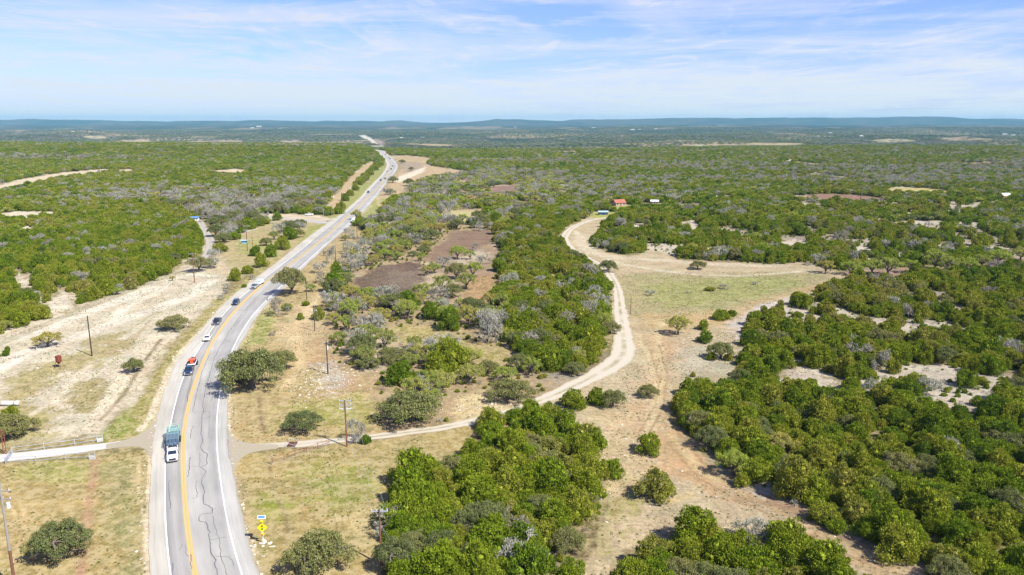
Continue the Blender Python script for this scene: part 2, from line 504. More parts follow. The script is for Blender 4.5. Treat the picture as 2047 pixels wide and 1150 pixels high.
    ('orange', C(216, 180, 138), [(1300, 870), (1345, 850), (1395, 890), (1400, 920), (1450, 968), (1530, 1002), (1690, 1088), (1840, 1158), (1740, 1150), (1560, 1010), (1450, 1000), (1330, 930)], 3, 3, 0),
    ('caliche', C(226, 214, 192), [(1525, 762), (1560, 742), (1620, 735), (1665, 752), (1690, 780), (1680, 805), (1630, 795), (1570, 778)], 2, 3, 1),
    ('brown', C(196, 166, 146), [(1660, 548), (1720, 540), (1830, 535), (1900, 536), (2000, 520), (2120, 508), (2120, 524), (2010, 534), (1900, 545), (1800, 552), (1720, 556)], 2, 2, 1),
    ('caliche', C(232, 222, 206), [(1690, 500), (1720, 492), (1740, 500), (1700, 508)], 2, 3, 1),
    ('caliche', C(228, 216, 196), [(1555, 485), (1590, 478), (1630, 490), (1600, 500), (1560, 500)], 2, 3, 1),
    ('caliche', C(228, 216, 196), [(1365, 448), (1385, 440), (1400, 455), (1385, 470), (1370, 462)], 2, 3, 1),
    ('lawn', C(176, 184, 80), [(1180, 434), (1190, 424), (1235, 424), (1230, 432), (1195, 438)], 2, 1, 1),
    ('lawn', C(196, 190, 110), [(1258, 411), (1300, 408), (1340, 411), (1320, 415), (1265, 416)], 2, 1, 1),
    ('pale', C(232, 214, 170), [(1087, 556), (1100, 549), (1118, 552), (1112, 558), (1090, 562)], 1, 1, 1),
    ('lawn', C(170, 172, 92), [(1216, 410), (1256, 409), (1262, 420), (1220, 421)], 2, 1, 1),
    ('lawn', C(170, 172, 92), [(1294, 407), (1322, 406), (1322, 413), (1296, 414)], 2, 1, 1),
    ('stony', C(214, 198, 168), [(850, 560), (880, 545), (910, 560), (900, 590), (868, 600)], 3, 4, 0),
    ('stony', C(206, 192, 170), [(905, 520), (960, 500), (975, 512), (940, 530), (915, 532)], 3, 4, 0),
    # left wood
    ('pale', C(226, 214, 190), [(5, 427), (40, 423), (100, 424), (110, 433), (60, 440), (15, 441)], 2, 2, 1),
    ('caliche', C(222, 208, 180), [(-60, 380), (0, 370), (50, 358), (100, 349), (150, 343), (180, 340), (215, 338), (226, 344), (180, 351), (110, 359), (60, 370), (0, 384), (-60, 396)], 2, 3, 1),
    ('caliche', C(222, 208, 180), [(236, 339), (264, 338), (268, 348), (240, 349)], 3, 4, 1),
    ('caliche', C(224, 208, 176), [(430, 341), (470, 338), (495, 341), (480, 350), (436, 350)], 3, 4, 1),
    ('caliche', C(236, 228, 208), [(38, 456), (58, 453), (62, 464), (45, 466)], 1, 2, 1),
    ('caliche', C(228, 216, 196), [(30, 540), (60, 560), (55, 590), (36, 575)], 1.5, 2.5, 1),
    ('caliche', C(228, 216, 196), [(90, 620), (120, 580), (150, 590), (145, 612), (100, 640)], 1.5, 2.5, 1),
    # far right
    ('field', C(226, 214, 140), [(1768, 380), (1790, 375), (1850, 376), (1900, 383), (1880, 388), (1830, 390), (1780, 388)], 5, 3, 1),
    ('field', C(178, 142, 126), [(1606, 392), (1640, 388), (1690, 389), (1770, 396), (1740, 404), (1650, 402)], 5, 3, 1),
    ('green', C(182, 188, 104), [(1575, 346), (1620, 347), (1690, 354), (1750, 360), (1740, 363), (1660, 356), (1590, 350)], 6, 3, 1),
    ('field', C(216, 196, 152), [(1566, 322), (1600, 324), (1638, 328), (1630, 332), (1580, 328)], 8, 4, 1),
    ('field', C(220, 196, 150), [(1865, 345), (1900, 338), (1960, 338), (1985, 342), (1950, 350), (1900, 352), (1870, 350)], 14, 20, 0),
    ('field', C(190, 160, 130), [(1920, 326), (1980, 325), (1985, 330), (1930, 331)], 10, 8, 1),
    ('green', C(196, 198, 110), [(1110, 303), (1150, 302), (1165, 305), (1130, 307)], 12, 6, 1),
    # far plain
    ('field', C(206, 192, 152), [(165, 272), (205, 272), (215, 277), (180, 278)], 25, 15, 1),
    ('field', C(204, 184, 152), [(240, 280), (285, 279), (300, 283), (250, 284)], 20, 10, 1),
    ('field', C(200, 180, 158), [(365, 283), (400, 281), (480, 281), (490, 286), (400, 289)], 20, 10, 1),
    ('field', C(198, 178, 160), [(560, 282), (595, 280), (605, 285), (570, 286)], 20, 10, 1),
    ('field', C(214, 206, 166), [(1370, 290), (1470, 289), (1490, 293), (1390, 295)], 20, 10, 1),
    ('field', C(206, 192, 150), [(1480, 289), (1540, 285), (1605, 287), (1590, 293), (1500, 293)], 20, 10, 1),
    ('field', C(214, 200, 160), [(1730, 280), (1800, 277), (1835, 282), (1760, 286)], 20, 10, 1),
    ('field', C(212, 192, 156), [(1870, 276), (1940, 273), (1990, 279), (1900, 282)], 20, 10, 1),
    ('field', C(196, 170, 158), [(748, 281), (770, 279), (768, 289), (752, 288)], 20, 10, 1),
    ('far_road', C(236, 226, 214), [(718, 271), (727, 270), (742, 276), (764, 288), (754, 288), (736, 279)], 3, 1, 1),
    ('field', C(220, 212, 196), [(728, 292), (760, 290), (768, 293), (740, 294)], 12, 8, 1),
]
# streaks of bare ground, two with a fence and its shadow painted in: colour, pixel line, width m, softness m
STREAK = [
    (C(176, 164, 136), [(-60, 722), (0, 692), (65, 663), (130, 637), (183, 614), (235, 593), (287, 572), (339, 553)], 0.5, 0.3),  # dark line for the fence and its shadow, put into the ground colour
    (C(176, 164, 136), [(-60, 713), (0, 684), (65, 655), (130, 629), (183, 606), (235, 585), (287, 564), (339, 546)], 0.5, 0.3),  # second fence line, its shadow painted the same way
    (C(160, 144, 112), [(0, 735), (60, 703), (130, 682)], 0.5, 0.3),
    (C(186, 170, 134), [(20, 790), (110, 745), (200, 700), (260, 660), (330, 610)], 0.6, 0.6),
    (C(190, 172, 136), [(40, 800), (130, 755), (215, 712), (290, 655)], 0.6, 0.6),
    (C(236, 222, 196), [(60, 830), (110, 800), (150, 760), (180, 730)], 1.6, 1.2),
    (C(182, 168, 132), [(345, 600), (300, 640), (260, 690), (230, 720)], 0.8, 0.8),
    (C(232, 218, 190), [(395, 610), (350, 660), (310, 710), (280, 760)], 1.1, 0.8),
    (C(170, 154, 120), [(255, 615), (290, 600), (330, 590)], 0.8, 0.8),
    (C(240, 230, 212), [(-60, 762), (0, 733), (60, 703), (130, 681), (183, 663), (230, 645), (261, 633), (313, 618), (365, 596), (397, 580), (420, 560)], 6.5, 1.0),
    (C(238, 228, 208), [(230, 640), (248, 616), (274, 603), (308, 588), (331, 572), (338, 560), (385, 548), (425, 552)], 4.0, 0.8),
    (C(240, 230, 212), [(52, 674), (110, 650), (157, 630), (235, 603), (300, 575)], 6.5, 1.2),
    (C(196, 186, 162), [(-60, 718), (0, 689), (65, 660), (130, 634), (183, 611), (235, 590), (287, 569), (339, 550), (372, 534)], 3.2, 0.8),
    (C(234, 218, 192), [(310, 672), (285, 710), (255, 745), (232, 780), (205, 825), (190, 855)], 4.0, 1.0),
    (C(140, 124, 92), [(322, 678), (283, 730), (252, 782), (225, 815), (200, 840)], 0.9, 0.6),
    (C(222, 204, 176), [(330, 690), (290, 745), (262, 790), (240, 815)], 1.2, 0.8),
    (C(196, 160, 128), [(190, 915), (184, 960), (180, 1000), (174, 1040), (168, 1090), (160, 1150), (150, 1300)], 1.7, 0.7),
    (C(212, 186, 142), [(-30, 985), (15, 985), (40, 1005), (50, 1035), (45, 1070), (32, 1100), (22, 1150)], 0.55, 0.4),
    (C(208, 184, 140), [(0, 995), (22, 1010), (30, 1030), (25, 1065), (10, 1090), (0, 1110)], 0.5, 0.4),
    (C(214, 196, 152), [(280, 915), (276, 960), (282, 1010), (290, 1040)], 0.7, 0.4),
    (C(150, 132, 96), [(536, 925), (545, 960), (553, 985), (560, 1010), (572, 1040), (577, 1065)], 0.5, 0.5),
    (C(150, 126, 96), [(516, 792), (520, 820), (525, 850), (530, 866)], 0.9, 0.5),
    (C(232, 212, 176), [(455, 790), (455, 830), (457, 862), (470, 885)], 1.2, 0.5),
    (C(236, 216, 188), [(296, 905), (303, 930), (300, 960), (296, 1000), (293, 1050), (294, 1100), (296, 1150), (310, 1300)], 1.0, 0.4),
    (C(236, 220, 192), [(408, 655), (365, 700), (340, 735), (325, 770), (312, 800), (300, 835), (280, 860)], 1.5, 0.5),
    (C(230, 206, 164), [(712, 515), (690, 540), (668, 560), (645, 585), (630, 600), (600, 640)], 2.6, 1.2),
    (C(226, 200, 156), [(600, 640), (592, 680), (600, 720), (598, 745), (578, 762), (570, 772)], 3.0, 1.6),
    (C(222, 200, 160), [(755, 395), (765, 430), (745, 470), (712, 515)], 2.6, 1.6),
    (C(228, 204, 162), [(568, 770), (600, 740), (640, 770)], 1.2, 1.2),
    (C(238, 226, 198), [(1150, 462), (1165, 478), (1180, 498), (1222, 523), (1254, 530), (1320, 541), (1400, 550), (1480, 552), (1600, 543)], 3.0, 1.2),
    (C(232, 218, 190), [(1165, 470), (1158, 486), (1180, 505), (1240, 516), (1330, 520), (1420, 528), (1560, 532)], 7, 3),
    (C(236, 216, 174), [(1275, 668), (1290, 700), (1305, 740), (1312, 790), (1300, 850), (1285, 900)], 2.2, 1.4),
    (C(232, 210, 166), [(1330, 640), (1312, 670), (1320, 720), (1330, 770)], 2.0, 1.4),
    (C(232, 208, 160), [(1210, 980), (1250, 950), (1290, 985), (1350, 1000), (1380, 990)], 1.6, 1.2),
    (C(234, 206, 158), [(1340, 870), (1400, 940), (1480, 985), (1590, 1035), (1700, 1090), (1850, 1160)], 1.4, 0.9),
    (C(182, 148, 112), [(1345, 850), (1405, 925), (1485, 972), (1600, 1022), (1710, 1078), (1860, 1150)], 0.45, 0.35),
    (C(182, 148, 112), [(1330, 880), (1395, 955), (1480, 1002), (1585, 1052), (1690, 1106), (1800, 1160)], 0.45, 0.35),
    (C(186, 152, 116), [(1300, 700), (1318, 760), (1310, 810), (1270, 880)], 0.4, 0.35),
    (C(186, 152, 116), [(1318, 690), (1334, 750), (1326, 815), (1290, 880)], 0.4, 0.35),
    (C(184, 150, 114), [(1230, 1060), (1228, 1010), (1255, 975), (1300, 960)], 0.4, 0.35),
    (C(178, 150, 124), [(1480, 1000), (1560, 1010), (1640, 1050), (1720, 1090), (1800, 1120)], 2.6, 2),
    (C(226, 206, 172), [(1252, 650), (1275, 640), (1300, 645), (1340, 650), (1420, 640), (1500, 612)], 1.0, 0.8),
    (C(196, 176, 140), [(1262, 560), (1275, 600), (1280, 640), (1290, 690)], 1.0, 1.2),
    (C(202, 182, 150), [(700, 875), (640, 890), (560, 925)], 1.2, 0.8),
]
OPENW = [(c, GP(p), so, wo, ex, nm) for nm, c, p, so, wo, ex in OPEN]
STRW = [(c, GP(p), wd, so) for c, p, wd, so in STREAK]

# gravel road: centre line pixels and width in metres
GRAVEL = [(500, 893, 3.0), (530, 893.5, 3.0), (580, 890, 2.8), (640, 884, 3.0), (700, 878, 3.2), (760, 872, 3.0), (820, 864, 3.0), (880, 856, 3.0), (940, 845, 3.2), (1000, 830, 3.4), (1060, 808, 3.6), (1110, 790, 4.2), (1155, 768, 5.2), (1195, 748, 5.8), (1230, 727, 7.0), (1248, 705, 7.0), (1247, 675, 5.8), (1243, 645, 5.0), (1239, 612, 4.4), (1235, 580, 3.6), (1226, 558, 3.6), (1212, 540, 3.6), (1185, 522, 3.8), (1158, 508, 4.2), (1142, 498, 4.6), (1130, 486, 5.0), (1127, 475, 5.0), (1136, 462, 4.6), (1150, 452, 4.2), (1175, 442, 4.0), (1200, 436.5, 3.6), (1226, 433, 3.2)]
g_ = np.array(GRAVEL, float)
GRV = np.concatenate([GP(g_[:, :2]), g_[:, 2:3]], 1)
GRV = smooth_line(GRV, 1.5, 9)
DRV = [  # white driveway on the left, side road, short driveway up to the wood
    [(-160, 930, 5), (-40, 922, 4.4), (20, 914, 4.2), (80, 908, 4.2), (140, 901, 4.2), (200, 893, 3.4), (240, 888, 3.6), (275, 883, 4.2)],
    [(668, 444, 16), (650, 445, 12), (620, 442, 6.5), (580, 438, 6), (540, 434.5, 5.5), (505, 434, 5.5)],
    [(404, 517, 4), (415, 508, 4), (421, 495, 4.5), (420, 480, 5), (412, 465, 4.5), (405, 452, 4), (397, 441, 5)],
]
DRW = []
for d in DRV:
    a = np.array(d, float)
    DRW.append(smooth_line(np.concatenate([GP(a[:, :2]), a[:, 2:3]], 1), 1.0, 3))


def road_clear(x, y):
    d = road_sd(x, y)
    d = np.minimum(d, line_sd(x, y, GRV[::4, :2], GRV[::4, 2]))
    for q in DRW:
        d = np.minimum(d, line_sd(x, y, q[::3, :2], q[::3, 2]))
    return d


def open_clear(x, y):
    d = np.full(np.shape(x), 1e6)
    for c, P, so, wo, ex, nm in OPENW:
        if ex:
            d = np.minimum(d, poly_sd(x, y, P))
    return d


# ---------------- the ground sheet, finer where it is nearer
us = np.concatenate([-np.geomspace(9, 0.85, 16)[:-1], np.linspace(-0.85, 0.85, 980), np.geomspace(0.85, 9, 16)[1:]])
pys = np.concatenate([np.linspace(1420, 330, 560, endpoint=False), np.linspace(330, 272, 80, endpoint=False)])
dd = np.arctan((pys - CY) / F) + PITCH
yr = CAMH / np.tan(dd)
yr = np.concatenate([[-1500, -300, 0, 20, 35], yr, np.geomspace(yr[-1] * 1.03, 46000, 130)])
yr = np.unique(yr)
XX, YY = np.meshgrid(us, yr)
XX = XX * np.maximum(YY, 60.0)
X1, Y1 = XX.ravel(), YY.ravel()
Z1 = hgt(X1, Y1)

# base colours: limestone and dry litter under the trees, canopy tone far away
n1_ = fbm(X1, Y1, 26, 3, 4)
n2_ = fbm(X1, Y1, 90, 4, 3)
lime, litter, soil = np.array(C(226, 214, 192)), np.array(C(150, 138, 96)), np.array(C(120, 104, 78))
colr = litter + (lime - litter) * sstep(0.46, 0.62, n1_)[:, None]
colr = colr + (soil - colr) * (sstep(0.5, 0.7, n2_) * 0.5)[:, None]
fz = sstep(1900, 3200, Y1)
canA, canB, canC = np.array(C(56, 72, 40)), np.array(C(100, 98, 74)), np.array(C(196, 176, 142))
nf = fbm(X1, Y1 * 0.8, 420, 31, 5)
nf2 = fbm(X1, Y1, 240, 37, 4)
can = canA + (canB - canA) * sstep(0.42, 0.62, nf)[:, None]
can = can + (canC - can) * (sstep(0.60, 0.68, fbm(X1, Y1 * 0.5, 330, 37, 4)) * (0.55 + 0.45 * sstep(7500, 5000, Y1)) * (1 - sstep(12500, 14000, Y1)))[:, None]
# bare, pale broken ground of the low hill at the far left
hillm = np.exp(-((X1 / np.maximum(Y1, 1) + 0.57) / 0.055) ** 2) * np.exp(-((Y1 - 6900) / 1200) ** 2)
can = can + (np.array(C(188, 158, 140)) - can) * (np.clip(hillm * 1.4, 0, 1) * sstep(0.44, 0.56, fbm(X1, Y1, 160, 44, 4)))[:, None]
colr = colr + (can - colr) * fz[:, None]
wobx = (fbm(X1, Y1, 7, 51, 3) - 0.5) * 2.4 + (fbm(X1, Y1, 1.6, 53, 3) - 0.5) * 2.6
wob2 = (fbm(X1, Y1, 60, 52, 3) - 0.5) * 2.6
rough_ = np.ones(len(X1)) * 0.6
for c, P, so, wo, ex, nm in OPENW:
    sd = poly_sd(X1, Y1, P) + (wobx if wo < 10 else wob2) * wo
    a = 1 - sstep(-so, so, sd)
    if so > 7:
        a = a * sstep(0.3, 0.55, fbm(X1, Y1, 40, 71, 3))
    colr = colr + (np.array(c) - colr) * a[:, None]
for c, P, wd, so in STRW:
    sd = line_sd(X1, Y1, P, wd) + wobx * 0.35 * so
    a = (1 - sstep(-so, so, sd)) * (0.62 + 0.38 * sstep(0.3, 0.6, fbm(X1, Y1, 5, 61, 3)))
    colr = colr + (np.array(c) - colr) * a[:, None]
# pale dust beside roads
rs_ = road_sd(X1, Y1)
a = np.exp(-np.clip(rs_, 0, 99) / 0.7) * 0.6
colr = colr + (np.array(C(226, 208, 174)) - colr) * a[:, None]
# the ground lies a little lower under the pavement
Z1 = Z1 - 0.06 * (rs_ < 0.2)
nr, nc = len(yr), len(us)
idx = np.arange(nr * nc).reshape(nr, nc)
Fg = np.stack([idx[:-1, :-1], idx[:-1, 1:], idx[1:, 1:], idx[1:, :-1]], -1).reshape(-1, 4)

mg, q = new_mat('ground')
pos = q.n('ShaderNodeNewGeometry').outputs['Position']
alb = q.n('ShaderNodeAttribute', attribute_name='albedo').outputs['Color']
g1 = q.noise(pos, 0.9, 6, 0.72)            # tufts and clods
g2 = q.noise(pos, 0.13, 4, 0.6)
g3 = q.noise(pos, 3.2, 3, 0.7)
g4 = q.noise(pos, 0.012, 5, 0.7)
vv = q.math('ADD', q.maprange(g1, 0.3, 0.7, 0.58, 1.30), q.maprange(g3, 0.3, 0.7, -0.22, 0.22))
vv = q.math('MULTIPLY', vv, q.maprange(g2, 0.3, 0.7, 0.78, 1.14))
vcol = q.n('ShaderNodeCombineColor', {0: vv, 1: vv, 2: vv}).outputs[0]
cc = q.mix(1.0, alb, vcol, 'MULTIPLY')
hue = q.mix(q.maprange(q.noise(pos, 0.07, 5, 0.65), 0.42, 0.62), (1.03, 0.985, 0.93), (0.96, 1.0, 0.93))
cc = q.mix(0.8, cc, hue, 'MULTIPLY')
veg = q.n('ShaderNodeAttribute', attribute_name='veg').outputs['Fac']
pa = q.maprange(q.noise(pos, 0.42, 6, 0.75), 0.46, 0.56)
cc = q.mix(q.math('MULTIPLY', pa, q.math('MULTIPLY', veg, 0.55)), cc, C(216, 198, 152))
pb = q.maprange(q.noise(pos, 0.27, 6, 0.72, 0.6), 0.53, 0.62)
cc = q.mix(q.math('MULTIPLY', pb, q.math('MULTIPLY', veg, 0.5)), cc, C(134, 130, 76))
pc_ = q.maprange(q.noise(pos, 0.33, 6, 0.78, 0.8), 0.52, 0.60)
cc = q.mix(q.math('MULTIPLY', pc_, q.math('MULTIPLY', q.math('SUBTRACT', 1.0, veg), 0.33)), cc, C(170, 150, 112))
st = q.math('GREATER_THAN', q.noise(pos, 1.7, 2, 0.8), 0.66)   # pale stones
cc = q.mix(q.math('MULTIPLY', st, 0.5), cc, C(236, 224, 200))
dk = q.math('GREATER_THAN', q.noise(pos, 1.15, 3, 0.75), 0.665)   # dark tussocks
cc = q.mix(q.math('MULTIPLY', dk, 0.35), cc, C(122, 112, 66))
bmp = q.n('ShaderNodeBump', {'Height': g1, 'Strength': 0.35, 'Distance': 0.35}).outputs[0]
bs = q.n('ShaderNodeBsdfDiffuse', {'Color': cc, 'Roughness': 0.7, 'Normal': bmp})
out_surface(q, bs.outputs[0])

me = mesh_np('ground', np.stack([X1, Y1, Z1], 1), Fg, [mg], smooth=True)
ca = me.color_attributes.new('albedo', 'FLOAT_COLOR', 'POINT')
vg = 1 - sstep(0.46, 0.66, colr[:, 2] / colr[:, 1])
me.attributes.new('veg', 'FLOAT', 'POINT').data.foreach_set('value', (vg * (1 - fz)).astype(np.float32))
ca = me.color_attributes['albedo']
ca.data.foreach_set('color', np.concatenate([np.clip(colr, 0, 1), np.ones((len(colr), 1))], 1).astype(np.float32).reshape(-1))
tag(link('ground', me), kind='structure')
del colr, X1, Y1

# ---------------- highway
LAT = [0, 1, 2, 3, 4]
sub = 4
lat = np.linspace(0, 4, 4 * sub + 1)
yy = YS[(YS > 60)]
rx = np.stack([np.interp(lat, LAT, [road_x(k, y) for k in range(5)]) for y in yy])
jag = (fbm(yy, yy * 0, 2.5, 3, 3) - 0.5) * 0.5
rx[:, 0] += jag
rx[:, -1] += (fbm(yy, yy * 0 + 50, 2.5, 7, 3) - 0.5) * 0.5
ry = np.repeat(yy[:, None], len(lat), 1)
rz = hgt(rx, ry) + 0.03
V = np.stack([rx, ry, rz], -1).reshape(-1, 3)
nr, nc = rx.shape
idx = np.arange(nr * nc).reshape(nr, nc)
Fr = np.stack([idx[:-1, :-1], idx[:-1, 1:], idx[1:, 1:], idx[1:, :-1]], -1).reshape(-1, 4)
mr, q = new_mat('asphalt')
pos = q.n('ShaderNodeNewGeometry').outputs['Position']
la = q.n('ShaderNodeAttribute', attribute_name='lat').outputs['Fac']
jit = q.math('MULTIPLY', q.math('SUBTRACT', q.noise(pos, 0.4, 3), 0.5), 0.10)
lf = q.math('DIVIDE', q.math('ADD', la, jit), 4.0)
K_ = lambda v, b=0: C(v + 1, v - 3, v - 15 + b * 0.8)
rc = q.ramp(lf, [(0.0, C(222, 212, 192)), (0.03, C(234, 227, 209)), (0.20, C(234, 228, 210)), (0.245, C(226, 219, 204)),
                 (0.265, K_(188, 6)), (0.33, K_(204, 4)), (0.38, K_(210, 2)), (0.44, K_(194, 6)), (0.475, K_(206, 4)), (0.497, C(232, 222, 206)), (0.52, C(228, 222, 214)),
                 (0.56, K_(218)), (0.63, K_(204, 4)), (0.67, K_(212, 2)), (0.72, K_(196, 6)), (0.745, K_(210, 4)), (0.765, K_(224, 2)), (0.9, K_(226, 0)), (0.97, K_(220)), (1.0, C(196, 184, 162))])
f1 = q.noise(pos, 6.0, 4, 0.7)
stretch = q.n('ShaderNodeCombineXYZ', {0: q.math('MULTIPLY', la, 4.0), 1: q.math('MULTIPLY', q.n('ShaderNodeSeparateXYZ', {0: pos}).outputs[1], 0.06), 2: 0.0}).outputs[0]
f2 = q.noise(stretch, 1.0, 5, 0.6)
f3 = q.noise(pos, 0.06, 3, 0.5)
vv = q.math('MULTIPLY', q.maprange(f1, 0.25, 0.75, 0.93, 1.06), q.maprange(f2, 0.3, 0.7, 0.84, 1.10))
vv = q.math('MULTIPLY', vv, q.maprange(f3, 0.35, 0.65, 0.90, 1.07))
vc = q.n('ShaderNodeCombineColor', {0: vv, 1: vv, 2: vv}).outputs[0]
cc = q.mix(1.0, rc, vc, 'MULTIPLY')
b = q.n('ShaderNodeBsdfPrincipled', {'Base Color': cc, 'Roughness': 0.9})
b.inputs['Specular IOR Level'].default_value = 0.15
out_surface(q, b.outputs[0])
me = mesh_np('highway', V, Fr, [mr])
at = me.attributes.new('lat', 'FLOAT', 'POINT')
at.data.foreach_set('value', np.tile(lat, nr).astype(np.float32))
tag(link('highway', me), kind='structure')


def ribbon(name, P, wd, mat, z=0.05, jagv=0.0, kind='structure', ends=None, maty=None, cross=6):
    """strip along a world line P (n,2); wd number or per point; cross-section divided so edges can be ragged"""
    P = np.asarray(P, float)
    n = len(P)
    wd = np.full(n, wd, float) if np.isscalar(wd) else np.asarray(wd, float)
    T = np.gradient(P, axis=0)
    T /= np.linalg.norm(T, axis=1)[:, None] + 1e-9
    N = np.stack([-T[:, 1], T[:, 0]], 1)
    ks = np.linspace(-0.5, 0.5, cross + 1)
    Q = P[:, None, :] + N[:, None, :] * (ks[None, :, None] * wd[:, None, None])
    if jagv:
        for side in (0, -1):
            j = (fbm(Q[:, side, 0], Q[:, side, 1], 3.0, 5, 3) - 0.5) * 2 * jagv
            Q[:, side] += N * (j * (1 if side else -1))[:, None]
    Z = hgt(Q[..., 0], Q[..., 1]) + z
    Vv = np.concatenate([Q, Z[..., None]], -1).reshape(-1, 3)
    ii = np.arange(n * (cross + 1)).reshape(n, cross + 1)
    Ff = np.stack([ii[:-1, :-1], ii[:-1, 1:], ii[1:, 1:], ii[1:, :-1]], -1).reshape(-1, 4)
    me = mesh_np(name, Vv, Ff, [mat])
    at = me.attributes.new('lat', 'FLOAT', 'POINT')
    at.data.foreach_set('value', np.tile(ks + 0.5, n).astype(np.float32))
    return me


# markings
def marking(name, k, off, wd, mat, y0, y1, dashes=None):
    ys = np.concatenate([np.arange(y0, min(y1, 400), 1.0), np.arange(400, max(y1, 401), 4.0)]) if y1 > 400 else np.arange(y0, y1, 1.0)
    P = np.stack([road_x(k, ys) + off, ys], 1)
    return ribbon(name, P, wd, mat, z=0.036, cross=1)


def paint(name, col, wear):
    m, q = new_mat(name)
    pos = q.n('ShaderNodeNewGeometry').outputs['Position']
    nz = q.noise(pos, 5.0, 5, 0.75)
    f = q.maprange(nz, wear, wear + 0.12)
    c = q.mix(f, K_(212, 3), col)
    b = q.n('ShaderNodeBsdfPrincipled', {'Base Color': c, 'Roughness': 0.75})
    out_surface(q, b.outputs[0])
    return m


white_p = paint('white_paint', (0.68, 0.68, 0.66), 0.30)
yellow_p = paint('yellow_paint', (0.60, 0.345, 0.060), 0.36)
for nm, k, off, wd, mat, y0, y1 in (('edge_line', 1, 0, 0.20, white_p, 61, 420), ('edge_line', 3, 0, 0.20, white_p, 61, 420),
                                    ('centre_line', 2, -0.28, 0.24, yellow_p, 61, 300), ('centre_line', 2, 0.22, 0.24, yellow_p, 61, 300)):
    tag(link(nm, marking(nm, k, off, wd, mat, y0, y1)), kind='structure')
m, q = new_mat('worn_centre')     # faint yellow grime between the two lines
pos = q.n('ShaderNodeNewGeometry').outputs['Position']
c = q.mix(q.maprange(q.noise(pos, 3.0, 4, 0.7), 0.35, 0.65), C(226, 200, 146), C(226, 212, 176))
out_surface(q, q.n('ShaderNodeBsdfDiffuse', {'Color': c}).outputs[0])
ys = np.concatenate([np.arange(61, 300, 1.0), np.arange(300, 1200, 3.0)])
wdl = 0.85 + 1.1 * sstep(150, 420, ys)
tag(link('centre_strip', ribbon('centre_strip', np.stack([road_x(2, ys), ys], 1), wdl, m, z=0.032, cross=1)), kind='structure')

# cracks sealed with tar, each a narrow strip on the pavement
tar = plain('tar', (0.12, 0.115, 0.115), 0.8, var=0.35)
CR = []


def cz(ox, oy, s, pts, wd=0.13):
    CR.append(([(ox + a / s, oy + b / s) for a, b in pts], wd))


z1 = (240, 960, 6.053)
z2 = (370, 640, 3.595)
cz(*z1, [(1185, 1150), (1155, 1060), (1135, 1020), (1160, 970), (1125, 930), (1100, 860), (1085, 780), (1085, 720), (1075, 650), (1090, 630), (1060, 590), (1045, 510), (965, 500), (960, 440), (985, 415), (1050, 405), (1115, 400), (1115, 340), (1080, 310), (1015, 290), (1000, 200), (1030, 150), (1010, 100), (980, 50), (985, 0)], 0.15)
cz(*z1, [(1285, 1150), (1260, 1040), (1225, 920), (1200, 710), (1140, 560), (1120, 430)], 0.09)
cz(*z1, [(1085, 725), (1200, 710), (1275, 690)], 0.11)
cz(*z1, [(1150, 920), (1320, 930), (1360, 970), (1370, 1045)], 0.09)
cz(*z1, [(940, 0), (915, 50), (925, 140), (940, 160), (925, 190), (940, 210), (875, 225)], 0.10)
cz(*z1, [(600, 0), (585, 50), (595, 150), (605, 350)], 0.13)
cz(*z1, [(635, 1000), (628, 1150)], 0.13)
cz(*z1, [(740, 770), (745, 800), (715, 855)], 0.08)
cz(*z1, [(800, 780), (802, 870), (815, 930)], 0.08)
cz(*z1, [(850, 900), (862, 990), (875, 1080)], 0.12)
cz(*z1, [(1115, 355), (1160, 345)], 0.10)
cz(*z2, [(400, 0), (330, 60), (290, 130), (262, 175), (240, 210), (218, 262), (200, 310), (182, 370), (170, 420), (150, 480), (135, 560), (125, 620), (133, 650), (120, 700), (115, 820), (130, 880), (105, 910), (130, 950), (160, 960), (155, 1040), (110, 1060), (150, 1090), (120, 1150)], 0.15)
cz(*z2, [(230, 150), (210, 190)], 0.08)
cz(*z2, [(185, 220), (150, 310), (120, 380), (100, 460), (80, 540), (65, 610), (55, 660)], 0.13)
cz(*z2, [(50, 760), (62, 770), (45, 790), (38, 855)], 0.12)
cz(*z2, [(35, 985), (30, 1060), (22, 1130)], 0.15)
cz(*z2, [(180, 510), (200, 540), (188, 585)], 0.10)
cz(*z2, [(290, 140), (320, 160)], 0.09)
cz(*z2, [(60, 370), (45, 430), (30, 500), (15, 540), (20, 590)], 0.13)
cz(*z2, [(60, 665), (125, 662), (175, 655), (180, 700)], 0.07)
cz(*z2, [(105, 955), (105, 1055)], 0.07)
cz(*z2, [(40, 1050), (105, 1055)], 0.07)
cz(*z2, [(160, 700), (175, 690), (172, 850)], 0.07)
cz(*z2, [(100, 460), (170, 462)], 0.06)
cz(*z2, [(305, 860), (310, 930), (318, 1000)], 0.10)
cz(410, 550, 10.45, [(1240, 330), (1080, 460), (960, 590), (850, 720), (740, 850), (640, 980), (540, 1140)], 0.15)
cz(410, 550, 10.45, [(1130, 450), (1000, 600), (900, 700), (800, 880)], 0.07)
CRV, CRF, nv = [], [], 0
for pts, wd in CR:
    P = GP(pts)
    P = smooth_line(P, 0.35, 0.35)
    P += (np.stack([fbm(P[:, 0], P[:, 1], 0.9, 3, 2), fbm(P[:, 0], P[:, 1], 0.9, 8, 2)], 1) - 0.5) * 0.35
    T = np.gradient(P, axis=0)
    T /= np.linalg.norm(T, axis=1)[:, None] + 1e-9
    N = np.stack([-T[:, 1], T[:, 0]], 1)
    ww = wd * (0.45 + 1.1 * fbm(P[:, 0], P[:, 1], 2.2, 13, 2))[:, None]
    Vv = np.concatenate([P - N * ww / 2, P + N * ww / 2])
    n = len(P)
    CRV.append(np.concatenate([Vv, np.full((2 * n, 1), 0.041)], 1))
    i = np.arange(n - 1)
    CRF.append(np.stack([i, i + n, i + n + 1, i + 1], 1) + nv)
    nv += 2 * n
